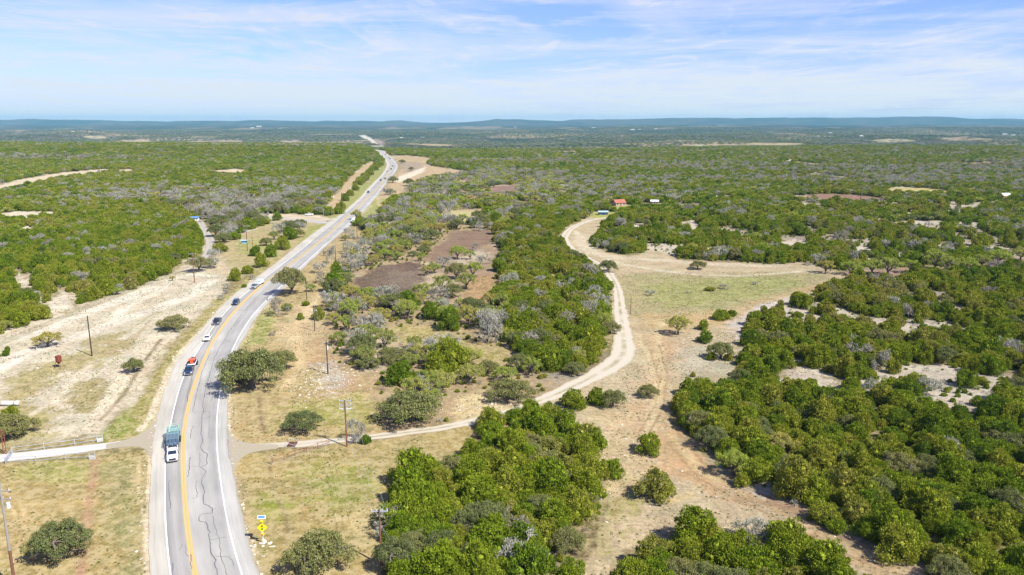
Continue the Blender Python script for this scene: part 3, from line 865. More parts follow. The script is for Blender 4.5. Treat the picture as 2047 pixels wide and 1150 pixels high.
tag(link('road_cracks', mesh_np('road_cracks', np.concatenate(CRV), np.concatenate(CRF), [tar])), kind='structure')

# gravel road and driveways
def gravel_mat(name, c0, c1, strip):
    m, q = new_mat(name)
    pos = q.n('ShaderNodeNewGeometry').outputs['Position']
    la = q.n('ShaderNodeAttribute', attribute_name='lat').outputs['Fac']
    nz = q.noise(pos, 1.3, 6, 0.7)
    nz2 = q.noise(pos, 0.15, 3, 0.6)
    c = q.mix(nz, c0, c1)
    e = q.math('ABSOLUTE', q.math('SUBTRACT', la, 0.5))
    e2 = q.math('ADD', q.math('MULTIPLY', q.math('SUBTRACT', nz, 0.5), 0.3), e)
    mid = q.maprange(e2, 0.16, 0.05)
    c = q.mix(q.math('MULTIPLY', mid, q.math('MULTIPLY', strip, q.maprange(nz2, 0.35, 0.6))), c, C(196, 184, 146))
    ed = q.maprange(e2, 0.40, 0.5)
    c = q.mix(q.math('MULTIPLY', ed, 0.75), c, C(206, 190, 152))
    bm_ = q.n('ShaderNodeBump', {'Height': nz, 'Strength': 0.3, 'Distance': 0.1}).outputs[0]
    out_surface(q, q.n('ShaderNodeBsdfDiffuse', {'Color': c, 'Normal': bm_}).outputs[0])
    return m


gv = gravel_mat('white_gravel', C(230, 217, 190), C(250, 240, 218), 0.95)
gv2 = gravel_mat('bleached_gravel', C(242, 236, 224), C(252, 249, 242), 0.15)
gv3 = gravel_mat('grey_paving', C(206, 202, 194), C(222, 218, 208), 0.1)
sel = GRV[:, 0] < GP([(545, 893)])[0, 0]
tag(link('gravel_road', ribbon('gravel_road', GRV[:, :2], GRV[:, 2], gv, z=0.022, jagv=0.9)), kind='structure')


def flat_shape(name, pts, mat, z):
    P = GP(pts)
    P2 = smooth_line(np.concatenate([P, P[:1]]), 0.8, 0.8)[:-1]
    bm = bmesh.new()
    vs_ = [bm.verts.new((p[0], p[1], z)) for p in P2]
    bm.faces.new(vs_)
    bmesh.ops.triangulate(bm, faces=bm.faces)
    me = bpy.data.meshes.new(name)
    bm.to_mesh(me)
    bm.free()
    me.materials.append(mat)
    return tag(link(name, me), kind='structure')


flat_shape('side_apron', [(440, 850), (456, 858), (462, 868), (474, 879), (495, 886), (525, 888.5), (556, 888.5), (556, 897.5), (528, 900), (500, 906), (482, 916), (472, 930), (466, 950), (440, 960)], gv3, 0.026)
flat_shape('driveway_apron', [(335, 820), (318, 833), (307, 846), (292, 861), (268, 874), (240, 883), (212, 888), (212, 897), (245, 894), (275, 893), (292, 899), (301, 915), (305, 940), (306, 970), (335, 970)], gv3, 0.026)
tag(link('white_driveway', ribbon('white_driveway', DRW[0][:, :2], DRW[0][:, 2], gv2, z=0.022, jagv=0.25)), kind='structure')
tag(link('side_road', ribbon('side_road', DRW[1][:, :2], DRW[1][:, 2], gv3, z=0.026, jagv=0.2)), kind='structure')
tag(link('lane', ribbon('lane', DRW[2][:, :2], DRW[2][:, 2], gravel_mat('lane_gravel', C(206, 200, 190), C(226, 218, 204), 0.5), z=0.024, jagv=0.3)), kind='structure')

# ================================================================ TREES
def leaf_mat(name, cols, wc, transl=0.17, noise_s=0.9):
    """cols: ramp over the tree's own random number; wc: tint that drifts over the land"""
    m, q = new_mat(name)
    rnd = q.n('ShaderNodeObjectInfo').outputs['Random']
    pos = q.n('ShaderNodeNewGeometry').outputs['Position']
    tcn = q.noise(pos, noise_s, 3, 0.7)
    big = q.noise(pos, 0.011, 4, 0.6)
    f = q.math('ADD', q.math('MULTIPLY', rnd, 0.62), q.maprange(big, 0.32, 0.68, 0.0, 0.38))
    f = q.math('ADD', f, q.maprange(tcn, 0.25, 0.75, -0.13, 0.13), clamp=True)
    c = q.ramp(f, cols)
    br = q.math('MULTIPLY', q.maprange(tcn, 0.25, 0.75, 0.72, 1.28), q.n('ShaderNodeAttribute', attribute_name='tint').outputs['Fac'])
    c = q.mix(1.0, c, q.n('ShaderNodeCombineColor', {0: br, 1: br, 2: br}).outputs[0], 'MULTIPLY')
    if wc:
        c = q.mix(q.maprange(q.noise(pos, 0.004, 3, 0.6), 0.45, 0.6), c, q.mix(1.0, c, wc, 'MULTIPLY'))
    d = q.n('ShaderNodeBsdfDiffuse', {'Color': c}).outputs[0]
    t = q.n('ShaderNodeBsdfTranslucent', {'Color': q.mix(1.0, c, (1.15, 1.2, 0.5), 'MULTIPLY')}).outputs[0]
    out_surface(q, q.n('ShaderNodeMixShader', {0: transl, 1: d, 2: t}).outputs[0])
    return m


juniper_m = leaf_mat('juniper_leaves', [(0.0, (0.078, 0.134, 0.016)), (0.3, (0.138, 0.196, 0.014)), (0.55, (0.190, 0.236, 0.018)), (0.78, (0.240, 0.248, 0.032)), (0.90, (0.232, 0.228, 0.062)), (1.0, (0.190, 0.215, 0.105))], (1.08, 0.98, 1.2), 0.22)
oak_m = leaf_mat('oak_leaves', [(0.0, (0.110, 0.135, 0.052)), (0.45, (0.165, 0.180, 0.062)), (0.8, (0.215, 0.205, 0.072)), (1.0, (0.235, 0.225, 0.095))], None, 0.2)
olive_m = leaf_mat('spring_oak_leaves', [(0.0, (0.240, 0.240, 0.090)), (0.4, (0.275, 0.330, 0.055)), (0.7, (0.340, 0.330, 0.090)), (1.0, (0.350, 0.250, 0.045))], None, 0.3)
bark_m = plain('bark', (0.13, 0.105, 0.085), 0.9, var=0.35, scale=6)
m_, q = new_mat('grey_twigs')
rnd = q.n('ShaderNodeObjectInfo').outputs['Random']
pos = q.n('ShaderNodeNewGeometry').outputs['Position']
c = q.ramp(q.math('ADD', q.math('MULTIPLY', rnd, 0.7), q.math('MULTIPLY', q.noise(pos, 0.8, 3), 0.4), clamp=True),
           [(0.0, (0.185, 0.165, 0.125)), (0.35, (0.26, 0.240, 0.190)), (0.7, (0.33, 0.318, 0.262)), (1.0, (0.28, 0.288, 0.205))])
out_surface(q, q.n('ShaderNodeBsdfDiffuse', {'Color': c}).outputs[0])
twig_m = m_


def unit(v):
    return v / (np.linalg.norm(v, axis=-1, keepdims=True) + 1e-9)


def leaves(P, Nn, size, rs, flat=0.75, asp=1.5):
    """one quad per point, facing roughly along Nn"""
    n = len(P)
    nr_ = unit(Nn + rs.normal(0, flat, (n, 3)))
    t = unit(np.cross(nr_, rs.normal(0, 1, (n, 3))))
    b = np.cross(nr_, t)
    s = size * rs.uniform(0.6, 1.35, (n, 1))
    t, b = t * s * 0.5 * asp, b * s * 0.5
    bend = nr_ * s * 0.12
    V = np.stack([P - t - b * 0.4, P + b - bend, P + t + b * 0.4, P - b - bend], 1).reshape(-1, 3)
    Fq = np.arange(4 * n).reshape(n, 4)
    return V, Fq


def ico(sub):
    bm = bmesh.new()
    bmesh.ops.create_icosphere(bm, subdivisions=sub, radius=1)
    V = np.array([v.co[:] for v in bm.verts])
    Fi = np.array([[v.index for v in f.verts] for f in bm.faces])
    bm.free()
    return V, Fi


ICO1, ICO2 = ico(1), ico(2)


def tube(P, R, sides=4):
    """tapered tube along points"""
    P = np.asarray(P, float)
    n = len(P)
    T = unit(np.gradient(P, axis=0))
    up = np.array([0.13, 0.21, 0.97])
    A1 = unit(np.cross(T, up) + 1e-4)
    B1 = np.cross(T, A1)
    a = np.arange(sides) * 2 * PI / sides
    V = P[:, None, :] + (A1[:, None, :] * np.cos(a)[None, :, None] + B1[:, None, :] * np.sin(a)[None, :, None]) * np.asarray(R, float)[:, None, None]
    V = V.reshape(-1, 3)
    ii = np.arange(n * sides).reshape(n, sides)
    jj = np.roll(ii, -1, 1)
    Fq = np.stack([ii[:-1], jj[:-1], jj[1:], ii[1:]], -1).reshape(-1, 4)
    return V, Fq


class MB:
    def __init__(s):
        s.V, s.F4, s.F3, s.M4, s.M3, s.n = [], [], [], [], [], 0

    def add(s, V, Fx, mat=0):
        V = np.asarray(V, float)
        Fx = np.asarray(Fx) + s.n
        s.V.append(V)
        s.n += len(V)
        if Fx.shape[1] == 4:
            s.F4.append(Fx)
            s.M4.append(np.full(len(Fx), mat))
        else:
            s.F3.append(Fx)
            s.M3.append(np.full(len(Fx), mat))

    def mesh(s, name, mats, smooth=False):
        Fs, ms = [], []
        if s.F4:
            Fs.append(np.concatenate(s.F4))
            ms += s.M4
        if s.F3:
            Fs.append(np.concatenate(s.F3))
            ms += s.M3
        me = mesh_np(name, np.concatenate(s.V), Fs, mats, np.concatenate(ms), smooth)
        at = me.attributes.new('tint', 'FLOAT', 'FACE')
        nf_ = len(me.polygons)
        at.data.foreach_set('value', np.random.RandomState(nf_).lognormal(0, 0.22, nf_).clip(0.5, 1.8).astype(np.float32))
        return me

    def merge(s, o, off):
        s.add(np.concatenate(o.V), np.concatenate(o.F4), off) if o.F4 else None
        if o.F3:
            base = s.n - (o.n if o.F4 else 0)
            if not o.F4:
                s.add(np.concatenate(o.V), np.concatenate(o.F3), off)
            else:
                s.F3.append(np.concatenate(o.F3) + base)
                s.M3.append(np.full(sum(len(f) for f in o.F3), off))


def limb(p0, p1, r0, r1, rs, k=4, sag=0.12, sides=4):
    t = np.linspace(0, 1, k + 1)[:, None]
    P = p0 * (1 - t) + p1 * t
    L = np.linalg.norm(p1 - p0)
    P[1:-1] += rs.normal(0, sag * L * 0.4, (k - 1, 3))
    P[:, 2] += (np.sin(t[:, 0] * PI) * L * sag)
    return tube(P, np.linspace(r0, r1, k + 1), sides)


def spikes(P, D, ln, wd, rs):
    """small blades standing out along D, like the tips of evergreen sprays"""
    n = len(P)
    L = ln * rs.uniform(0.6, 1.5, (n, 1))
    s = unit(np.cross(D, rs.normal(0, 1, (n, 3)))) * wd * 0.5 * rs.uniform(0.7, 1.3, (n, 1))
    V = np.stack([P - s, P + s, P + D * L + s * 0.35, P + D * L - s * 0.35], 1).reshape(-1, 3)
    return V, np.arange(4 * n).reshape(n, 4)


def juniper(seed, nleaf, leaf, hr=1.45, lobes=15, feather=0.0):
    """unit crown radius 1; height about hr; many leafy plumes of uneven length round a few lobes"""
    rs = np.random.RandomState(seed)
    cr, tr = MB(), MB()
    Ls = []
    lean = rs.uniform(-0.14, 0.14, 2)
    for i in range(lobes):
        a = i * 2.4 + rs.uniform(0, 1.0)
        h = (i + 0.5) / lobes
        rad = 0.64 * math.sqrt(max(0.04, 1 - (h * 0.97) ** 2.0)) * rs.uniform(0.62, 1.25)
        Ls.append((np.array([math.cos(a) * rad + lean[0] * h, math.sin(a) * rad + lean[1] * h, 0.20 + h * (hr - 0.5) * rs.uniform(0.85, 1.15)]), rs.uniform(0.22, 0.48) * (1.05 - 0.3 * h)))
    Ls.append((np.array([0, 0, hr * 0.42]), 0.58))
    cen = np.array([l[0] for l in Ls])
    rad = np.array([l[1] for l in Ls])
    per = rad ** 2 / (rad ** 2).sum()
    P, Nn = [], []
    for (c, r), f in zip(Ls, per):
        # plumes: groups of blades that stick out together
        npl = max(6, int(26 * f * lobes / 1.0 * r / 0.4))
        k = int(nleaf * 2.4 * f) + 8
        pd = unit(rs.normal(0, 1, (npl, 3)) + np.array([0, 0, 0.35]))
        pl = rs.uniform(0.78, 1.30, npl)
        w_ = rs.randint(0, npl, k)
        d = unit(pd[w_] + rs.normal(0, 0.26, (k, 3)))
        core = (d * pd[w_]).sum(1)
        rr = r * (0.72 + (pl[w_] - 0.72) * np.clip((core - 0.80) / 0.2, 0, 1) ** 0.7)[:, None] * rs.uniform(0.86, 1.04, (k, 1))
        p = c + d * rr * np.array([1, 1, 1.12])
        D = np.linalg.norm(p[:, None] - cen[None], axis=2) / rad[None]
        keep = ((D < 0.74).sum(1) == 0) & (p[:, 2] > 0.02)
        P.append(p[keep])
        Nn.append(d[keep])
        V, Fi = ICO1
        cr.add(c + V * r * 0.55 * np.array([1, 1, 1.05]), Fi)
    P, Nn = np.concatenate(P), np.concatenate(Nn)
    if len(P) > nleaf:
        s = rs.choice(len(P), nleaf, replace=False)
        P, Nn = P[s], Nn[s]
    h_ = rs.uniform(0, 1, len(P)) < 0.5
    V, Fq = leaves(P[h_], Nn[h_] + np.array([0, 0, 0.25]), leaf * 0.85, rs, 0.9, 1.3)
    cr.add(V, Fq)
    V, Fq = spikes(P[~h_], unit(Nn[~h_] + np.array([0, 0, 0.55]) + rs.normal(0, 0.35, Nn[~h_].shape)), leaf * 1.35, leaf * 0.75, rs)
    cr.add(V, Fq)
    for i in range(3):
        a = i * 2.1 + rs.uniform(0, 1)
        tr.add(*limb(np.array([math.cos(a) * 0.05, math.sin(a) * 0.05, -0.1]), np.array([math.cos(a) * 0.35, math.sin(a) * 0.35, hr * 0.6]), 0.055, 0.02, rs))
    return cr, tr


def oak(seed, nleaf, leaf, puffs=34, hr=1.05, spread=1.0, pr=(0.16, 0.30), low=0.42, sides=5):
    """broad crown on spreading limbs; crown radius 1"""
    rs = np.random.RandomState(seed)
    cr, tr = MB(), MB()
    trunk_top = np.array([rs.uniform(-0.05, 0.05), rs.uniform(-0.05, 0.05), 0.26])
    tr.add(*limb(np.array([0, 0, -0.1]), trunk_top, 0.085, 0.065, rs, 3, 0.02, 7))
    nl = 6
    ends = []
    for i in range(nl):
        a = i * 2 * PI / nl + rs.uniform(-0.3, 0.3)
        rad = rs.uniform(0.38, 0.62) * spread
        e = np.array([math.cos(a) * rad, math.sin(a) * rad, rs.uniform(0.42, 0.72) * hr])
        tr.add(*limb(trunk_top, e, 0.05, 0.026, rs, 4, 0.10, sides))
        ends.append(e)
    Ls = []
    for i in range(puffs):
        h = rs.uniform(0, 1)
        a = i * 2.39996 + rs.uniform(-0.2, 0.2)
        rad = math.sqrt((i + 0.5) / puffs) * 0.84 * spread * rs.uniform(0.85, 1.10) * (1 + 0.15 * math.sin(3 * a + seed) + 0.10 * math.sin(5 * a + seed * 2.3))
        top = hr * (0.86 - 0.42 * rad ** 2)
        c = np.array([math.cos(a) * rad, math.sin(a) * rad, max(low * 0.5, top - rs.uniform(-0.06, 0.30))])
        r = rs.uniform(*pr)
        Ls.append((c, r))
        j = int(np.argmin([np.linalg.norm(c - e) for e in ends]))
        tr.add(*limb(ends[j], c, 0.022, 0.008, rs, 3, 0.06, 3))
    per = np.array([l[1] ** 2 for l in Ls])
    per /= per.sum()
    P, Nn = [], []
    for (c, r), f in zip(Ls, per):
        k = int(nleaf * f) + 4
        d = unit(rs.normal(0, 1, (k, 3)) + np.array([0, 0, 0.35]))
        p = c + d * r * (rs.uniform(0.55, 1.0, (k, 1)) ** 0.6) * (1 + 0.28 * np.sin(d[:, :1] * 8 + c[0] * 30) * np.sin(d[:, 1:2] * 7 + c[1] * 30)) * np.array([1.05, 1.05, 0.85])
        P.append(p)
        Nn.append(d)
    P, Nn = np.concatenate(P), np.concatenate(Nn)
    V, Fq = leaves(P, Nn + np.array([0, 0, 0.3]), leaf, rs, 1.1, 1.3)
    cr.add(V, Fq)
    return cr, tr


def bare(seed, levels=4, twig=0.012, up=1.5, fan=0.5, n0=5, nb=(3, 4), fuzz=0, long=0.52):
    """leafless tree; crown radius about 1"""
    rs = np.random.RandomState(seed)
    cr, tr = MB(), MB()
    base = np.array([0, 0, -0.1])
    top = np.array([rs.uniform(-0.1, 0.1), rs.uniform(-0.1, 0.1), 0.28])
    tr.add(*limb(base, top, 0.06, 0.05, rs, 3, 0.02, 6))
    tips = []

    def grow(p, d, L, r, lv):
        e = p + d * L
        if e[2] < 0.1:
            e[2] = 0.1
        V, Fq = limb(p, e, r, r * 0.6, rs, 2 if lv > 1 else 3, 0.06, 3)
        (tr if lv <= 1 else cr).add(V, Fq)
        if lv >= levels:
            tips.append((e, d))
            return
        for _ in range(rs.randint(nb[0], nb[1] + 1)):
            t = rs.uniform(0.55, 1.0)
            dd = unit(d + rs.normal(0, fan, 3) + np.array([0, 0, 0.10]))
            grow(p + d * L * t, dd, L * rs.uniform(0.55, 0.8), max(r * 0.55, twig), lv + 1)

    for i in range(n0):
        a = i * 2 * PI / n0 + rs.uniform(-0.3, 0.3)
        el = rs.uniform(0.35, 1.1)
        d = unit(np.array([math.cos(a) * math.cos(el), math.sin(a) * math.cos(el), math.sin(el) * up * 0.8]))
        grow(top, d, long * rs.uniform(0.8, 1.1), 0.034, 1)
    E = np.array([t[0] for t in tips])
    D = np.array([t[1] for t in tips])
    # fine twigs as narrow blades at the tips
    k = 5
    E2 = np.repeat(E, k, 0)
    D2 = unit(np.repeat(D, k, 0) + rs.normal(0, 0.75, (len(E) * k, 3)))
    L = rs.uniform(0.10, 0.22, (len(E2), 1))
    sd = unit(np.cross(D2, rs.normal(0, 1, D2.shape))) * twig * 0.9
    V = np.stack([E2 - sd, E2 + sd, E2 + D2 * L + sd * 0.3, E2 + D2 * L - sd * 0.3], 1).reshape(-1, 3)
    cr.add(V, np.arange(len(V)).reshape(-1, 4))
    if fuzz:
        s = rs.choice(len(E), fuzz)
        V, Fq = leaves(E[s] + rs.normal(0, 0.05, (fuzz, 3)), D[s], 0.055, rs, 0.9, 1.3)
        cr.add(V, Fq)
    return cr, tr


KINDS = {}


def make_kind(key, builders, leafm, name):
    vs_ = []
    for i, (cr, tr) in enumerate(builders):
        cm = cr.mesh(name + '_crown', [leafm])
        tm = tr.mesh(name + '_trunk', [bark_m if leafm is not twig_m else twig_m])
        both = MB()
        both.merge(cr, 0)
        both.merge(tr, 1)
        bmesh_ = both.mesh(name + '_whole', [leafm, bark_m if leafm is not twig_m else twig_m])
        vs_.append((cm, tm, bmesh_))
    KINDS[key] = vs_


make_kind('juniper', [juniper(100 + i, 9000, 0.052, hr=[1.35, 1.6, 1.2, 1.75, 1.45][i], lobes=[15, 13, 17, 14, 18][i]) for i in range(5)], juniper_m, 'juniper')
make_kind('oak', [oak(200 + i, 15000, 0.030, puffs=[56, 64, 48, 60][i], hr=[1.15, 0.98, 1.3, 1.08][i], pr=(0.09, 0.22), low=0.3) for i in range(4)], oak_m, 'oak')
make_kind('spring', [oak(300 + i, 7500, 0.032, puffs=[32, 40, 26, 36][i], hr=[1.4, 1.2, 1.55, 1.3][i], pr=(0.09, 0.20), spread=0.98) for i in range(4)], olive_m, 'spring_oak')
make_kind('bare', [bare(400 + i, 4, 0.011, fuzz=350) for i in range(4)], twig_m, 'bare_tree')
make_kind('far_juniper', [juniper(500 + i, 1100, 0.13, hr=1.3, lobes=9) for i in range(3)], juniper_m, 'juniper')
make_kind('far_oak', [oak(600 + i, 900, 0.13, puffs=20, hr=0.95) for i in range(3)], oak_m, 'oak')
make_kind('far_spring', [oak(700 + i, 600, 0.12, puffs=16, hr=1.15) for i in range(3)], olive_m, 'spring_oak')
make_kind('far_bare', [bare(800 + i, 3, 0.022, n0=6, nb=(3, 4), fuzz=300, long=0.58) for i in range(3)], twig_m, 'bare_tree')
NAME = {'juniper': 'juniper', 'oak': 'live_oak', 'spring': 'spring_oak', 'bare': 'bare_tree'}

# ---------------- woods and what grows in them: (zone name, polygon, weights juniper/oak/spring/bare, density factor, radius)
ZONES = [
    ('savanna between the highway and the gravel road', [(640, 700), (660, 600), (700, 548), (690, 500), (760, 430), (900, 415), (1010, 416), (1050, 440), (990, 470), (985, 540), (1000, 600), (1010, 660), (1020, 700), (1120, 760), (1100, 800), (985, 830), (860, 850), (775, 850), (740, 740), (690, 735)], (0.05, 0.17, 0.56, 0.22), 0.38, 3.5),
    ('grey thicket beside the highway', [(700, 520), (720, 480), (780, 430), (800, 410), (900, 420), (890, 450), (850, 480), (870, 510), (800, 520), (730, 545)], (0.04, 0.18, 0.24, 0.54), 0.7, 3.4),
    ('grey oak belt left of the highway', [(400, 440), (330, 405), (230, 405), (225, 385), (330, 380), (420, 380), (520, 382), (600, 400), (650, 415), (560, 430), (500, 440), (470, 468), (440, 495), (425, 520), (395, 515), (430, 470)], (0.14, 0.40, 0.10, 0.36), 0.75, 3.9),
    ('pasture trees north of the brown fields', [(790, 405), (800, 372), (880, 350), (1000, 335), (1120, 345), (1150, 380), (1100, 405), (960, 405)], (0.08, 0.30, 0.34, 0.28), 0.55, 4.0),
    ('dense wood left of the highway', [(-700, 700), (0, 668), (60, 640), (120, 625), (240, 588), (360, 540), (410, 515), (405, 450), (340, 405), (0, 425), (-700, 430)], (0.90, 0.05, 0.01, 0.04), 1.25, 2.35),
    ('dense wood left of the gravel road', [(985, 480), (1060, 425), (1150, 400), (1230, 400), (1150, 440), (1115, 480), (1150, 515), (1215, 540), (1232, 580), (1235, 700), (1200, 745), (1110, 770), (1020, 700), (1000, 600), (985, 545)], (0.82, 0.10, 0.03, 0.05), 1.15, 2.9),
    ('thicket at the bottom centre', [(690, 1160), (760, 1050), (790, 960), (900, 925), (920, 870), (1010, 815), (1110, 810), (1200, 870), (1215, 960), (1195, 1050), (1180, 1200), (800, 1200)], (0.87, 0.10, 0.0, 0.03), 1.3, 2.8),
    ('thicket at the bottom right of the dirt track', [(1215, 1300), (1220, 1110), (1290, 1075), (1400, 1050), (1560, 1055), (1640, 1090), (1740, 1190), (1850, 1330)], (0.89, 0.08, 0.0, 0.03), 1.3, 2.7),
    ('large wood right of the dirt track', [(1335, 800), (1470, 760), (1480, 650), (1640, 572), (1800, 550), (2047, 530), (2600, 500), (2600, 1400), (1900, 1300), (1590, 1020), (1400, 900)], (0.89, 0.08, 0.01, 0.02), 1.25, 2.5),
    ('wood above the right clearing', [(1170, 500), (1170, 440), (1260, 410), (1400, 395), (2100, 395), (2600, 395), (2600, 520), (2047, 525), (1700, 548), (1400, 530)], (0.82, 0.09, 0.03, 0.06), 1.0, 2.8),
]
ZW = [(nm, GP(p), wts, den, rad) for nm, p, wts, den, rad in ZONES]
FARZ = ((0.74, 0.16, 0.04, 0.06), 1.05, 3.4)


def zone_of(x, y):
    z = np.full(x.shape, -1)
    for i, (nm, P, wts, den, rad) in enumerate(ZW):
        z[(poly_sd(x, y, P) < 0) & (z < 0)] = i
    return z


T = []      # x, y, radius, kind index, variation, zone
KN = ['juniper', 'oak', 'spring', 'bare']

# ---------------- single trees measured in the photograph: column and row of the foot, crown width in pixels, kind, label
def px_scale(py):
    return (py - YH) * math.cos(PITCH) / CAMH


SOLO = []


def S(px, py, wpx, kind, label=None, hk=1.0):
    SOLO.append((px, py, wpx, kind, label, hk))


S(348, 662, 70, 'oak', 'round dark live oak standing alone on the pale caliche beside the left verge', 0.9)
S(98, 697, 68, 'spring', 'low spreading oak beside the white track on the far left caliche', 0.75)
S(268, 747, 46, 'oak', 'small round live oak in the pale strip left of the highway curve', 1.15)
S(22, 882, 105, 'oak', 'dark live oak behind the rusty gateway at the left edge')
S(22, 838, 34, 'juniper', 'small bright juniper in front of the grey culvert pipe')
S(125, 1128, 135, 'oak', 'big grey-green live oak on the bottom left lawn', 1.05)
S(505, 785, 150, 'oak', 'largest live oak, its shade falling across the highway shoulder', 1.15)
S(562, 742, 72, 'oak', 'live oak crowding the right side of the largest roadside oak', 0.85)
S(470, 768, 62, 'oak', 'low live oak limb crown overhanging the edge of the highway', 0.7)
S(608, 868, 96, 'oak', 'flat-topped live oak just above the gravel road near the cattle guard', 0.7)
S(640, 1152, 150, 'oak', 'round live oak behind the yellow signal warning sign', 0.95)
S(583, 592, 76, 'oak', 'tall olive oak leaning over the highway with its shade on the lanes', 1.25)
S(558, 632, 46, 'bare', 'leafless rounded tree on the verge just below the tall olive oak', 1.1)
S(640, 547, 34, 'bare', 'small bare tree standing alone on the right verge beside the utility poles')
S(668, 608, 40, 'spring', 'leaning dark-limbed oak on the dirt track right of the highway', 1.0)
S(718, 885, 46, 'bare', 'pale leafless tree by the double crossarm pole on the gravel road', 1.5)
S(732, 888, 26, 'juniper', 'low dark shrub at the foot of the pale leafless tree')
S(820, 852, 150, 'oak', 'wide olive oak just above the gravel road, left of the savanna edge', 0.8)
S(1025, 805, 110, 'oak', 'bright green oak touching the gravel road bend', 0.8)
S(1145, 818, 62, 'juniper', 'round juniper at the left of the clump on the gravel road', 0.75)
S(1192, 812, 48, 'juniper', 'second juniper of the clump below the gravel road')
S(1225, 816, 60, 'oak', 'tall dark-topped oak in the clump below the gravel road', 1.2)
S(1296, 797, 52, 'oak', 'small oak with open limbs at the right end of the clump', 0.9)
S(1299, 908, 60, 'juniper', 'lone round yellow-green juniper in the sandy clearing', 0.85)
S(1222, 954, 54, 'juniper', 'lone dark green juniper at the edge of the bottom centre thicket', 0.85)
S(1306, 1000, 82, 'juniper', 'larger lone juniper below the round yellow-green one', 0.9)
S(1356, 672, 60, 'spring', 'open-crowned oak alone in the right clearing, its shade to the left', 1.1)
S(1407, 660, 26, 'juniper', 'uppermost of the three small round junipers by the pale gravel patch')
S(1440, 640, 40, 'juniper', 'dark round juniper on the edge of the pale gravel patch', 0.7)
S(1462, 632, 24, 'juniper', 'small juniper touching the right of the dark round one', 0.7)
S(1412, 686, 36, 'juniper', 'middle juniper of the small group below the pale gravel patch', 0.85)
S(1440, 720, 62, 'oak', 'grey-green oak at the foot of the small juniper group', 0.9)
S(1422, 720, 24, 'juniper')
S(1456, 722, 22, 'juniper')
S(1385, 754, 12, 'juniper', 'tiny green bush on the pale ground near the track fork')
S(1620, 775, 34, 'juniper', 'bush alone in the bare limestone patch of the right wood', 0.7)
S(1395, 540, 40, 'oak', 'flat dark oak on the far side of the right clearing', 0.8)
S(1421, 582, 26, 'juniper', 'small dark bush in the middle of the green meadow', 0.55)
S(1448, 579, 26, 'bare', 'grey twiggy bush beside the dark bush in the green meadow', 0.6)
S(1374, 587, 10, 'bare', 'smallest bare bush in the green meadow', 0.7)
S(1302, 592, 24, 'bare', 'dead spreading tree at the left end of the green meadow', 0.8)
S(1508, 570, 14, 'bare', 'small bare sapling at the right end of the green meadow', 0.7)
S(1216, 545, 44, 'oak', 'oak leaning over the gravel road at the end of the dense wood', 1.0)
S(1220, 668, 52, 'oak', 'oak overhanging the left edge of the broad gravel road', 0.9)
for a_ in ((1650, 548, 46), (1700, 552, 52), (1742, 550, 60), (1775, 552, 62), (1820, 548, 50), (1868, 540, 66), (1890, 545, 50), (1930, 540, 52), (1962, 536, 46), (1995, 530, 56), (2040, 522, 50)):
    S(*a_, 'spring', None, 0.9)
# hedge on the left verge of the highway
for a_ in ((472, 562, 30, 'juniper', 'first juniper at the near end of the hedge on the left verge'), (496, 548, 26, 'juniper', 'second juniper of the hedge on the left verge'), (488, 575, 12, 'juniper', 'little bush below the near end of the left hedge'),
           (452, 588, 16, 'bare', 'grey brush on the bank below the left hedge'), (520, 535, 32, 'juniper', 'dark juniper in the middle of the left verge hedge'), (541, 514, 34, 'juniper', 'tall juniper in the middle of the left verge hedge'),
           (563, 500, 34, 'juniper', 'wide juniper near the far end of the left verge hedge'), (532, 492, 30, 'oak', 'grey oak behind the left verge hedge'), (580, 480, 34, 'juniper', 'olive juniper at the far end of the left verge hedge'),
           (578, 464, 44, 'oak', 'grey-green oak on the green verge before the side road'), (600, 455, 34, 'oak', 'second grey-green oak on the green verge before the side road'), (556, 441, 22, 'juniper', 'dark bush at the end of the side road'),
           (345, 562, 16, 'spring', 'little oak beside the track near the left wood'), (398, 545, 50, 'oak', 'oak behind the double crossarm pole near the left lane'), (424, 538, 30, 'bare', 'grey tree behind the pole near the left lane'),
           (12, 712, 18, 'juniper', 'low bush at the left edge beside the white track'), (16, 704, 14, 'juniper', None)):
    S(*a_)
S(713, 440, 26, 'spring', 'dark forked tree on the right verge opposite the side road', 1.4)
S(700, 478, 24, 'bare', 'leaning bare tree on the right verge', 1.4)
S(664, 528, 26, 'bare', 'grey shaggy tree on the right verge beside a tall pole', 2.0)
S(672, 532, 12, 'juniper', 'slim green bush at the pole on the right verge', 1.4)
S(771, 391, 24, 'bare', 'grey dark-shaded tree right of the far highway', 1.1)
S(780, 389, 24, 'oak', 'brown-green oak right of the far highway', 1.0)
S(785, 366, 24, 'oak', 'broad oak beside the far dirt turnout')
S(818, 372, 26, 'oak', 'flat oak right of the far dirt turnout')
S(804, 327, 16, 'oak', 'round oak in the bare lot past the bend')
S(822, 342, 14, 'oak', 'small oak in the bare lot beside the bend')
S(640, 640, 30, 'juniper', 'small green tree beside the dirt track at the savanna edge')
S(668, 652, 40, 'spring')
S(700, 600, 52, 'spring')
S(735, 604, 56, 'spring')
S(690, 662, 46, 'spring')
S(760, 650, 58, 'spring')
S(735, 690, 70, 'spring')
S(770, 700, 60, 'spring')
S(800, 632, 44, 'bare', 'pale bare tree at the bottom edge of the dark plowed field')
S(815, 640, 62, 'spring', 'dark-limbed oak on the stony ground below the plowed field')
S(700, 545, 40, 'bare', 'rounded grey tree at the left edge of the dark plowed field', 1.0)
S(853, 552, 30, 'spring', 'leaning olive tree at the right tip of the dark plowed field')
S(848, 510, 36, 'oak', 'golden brown oak between the two plowed fields', 0.9)
S(912, 560, 52, 'oak', 'wide grey-green oak between the orange field and the plowed field', 1.0)
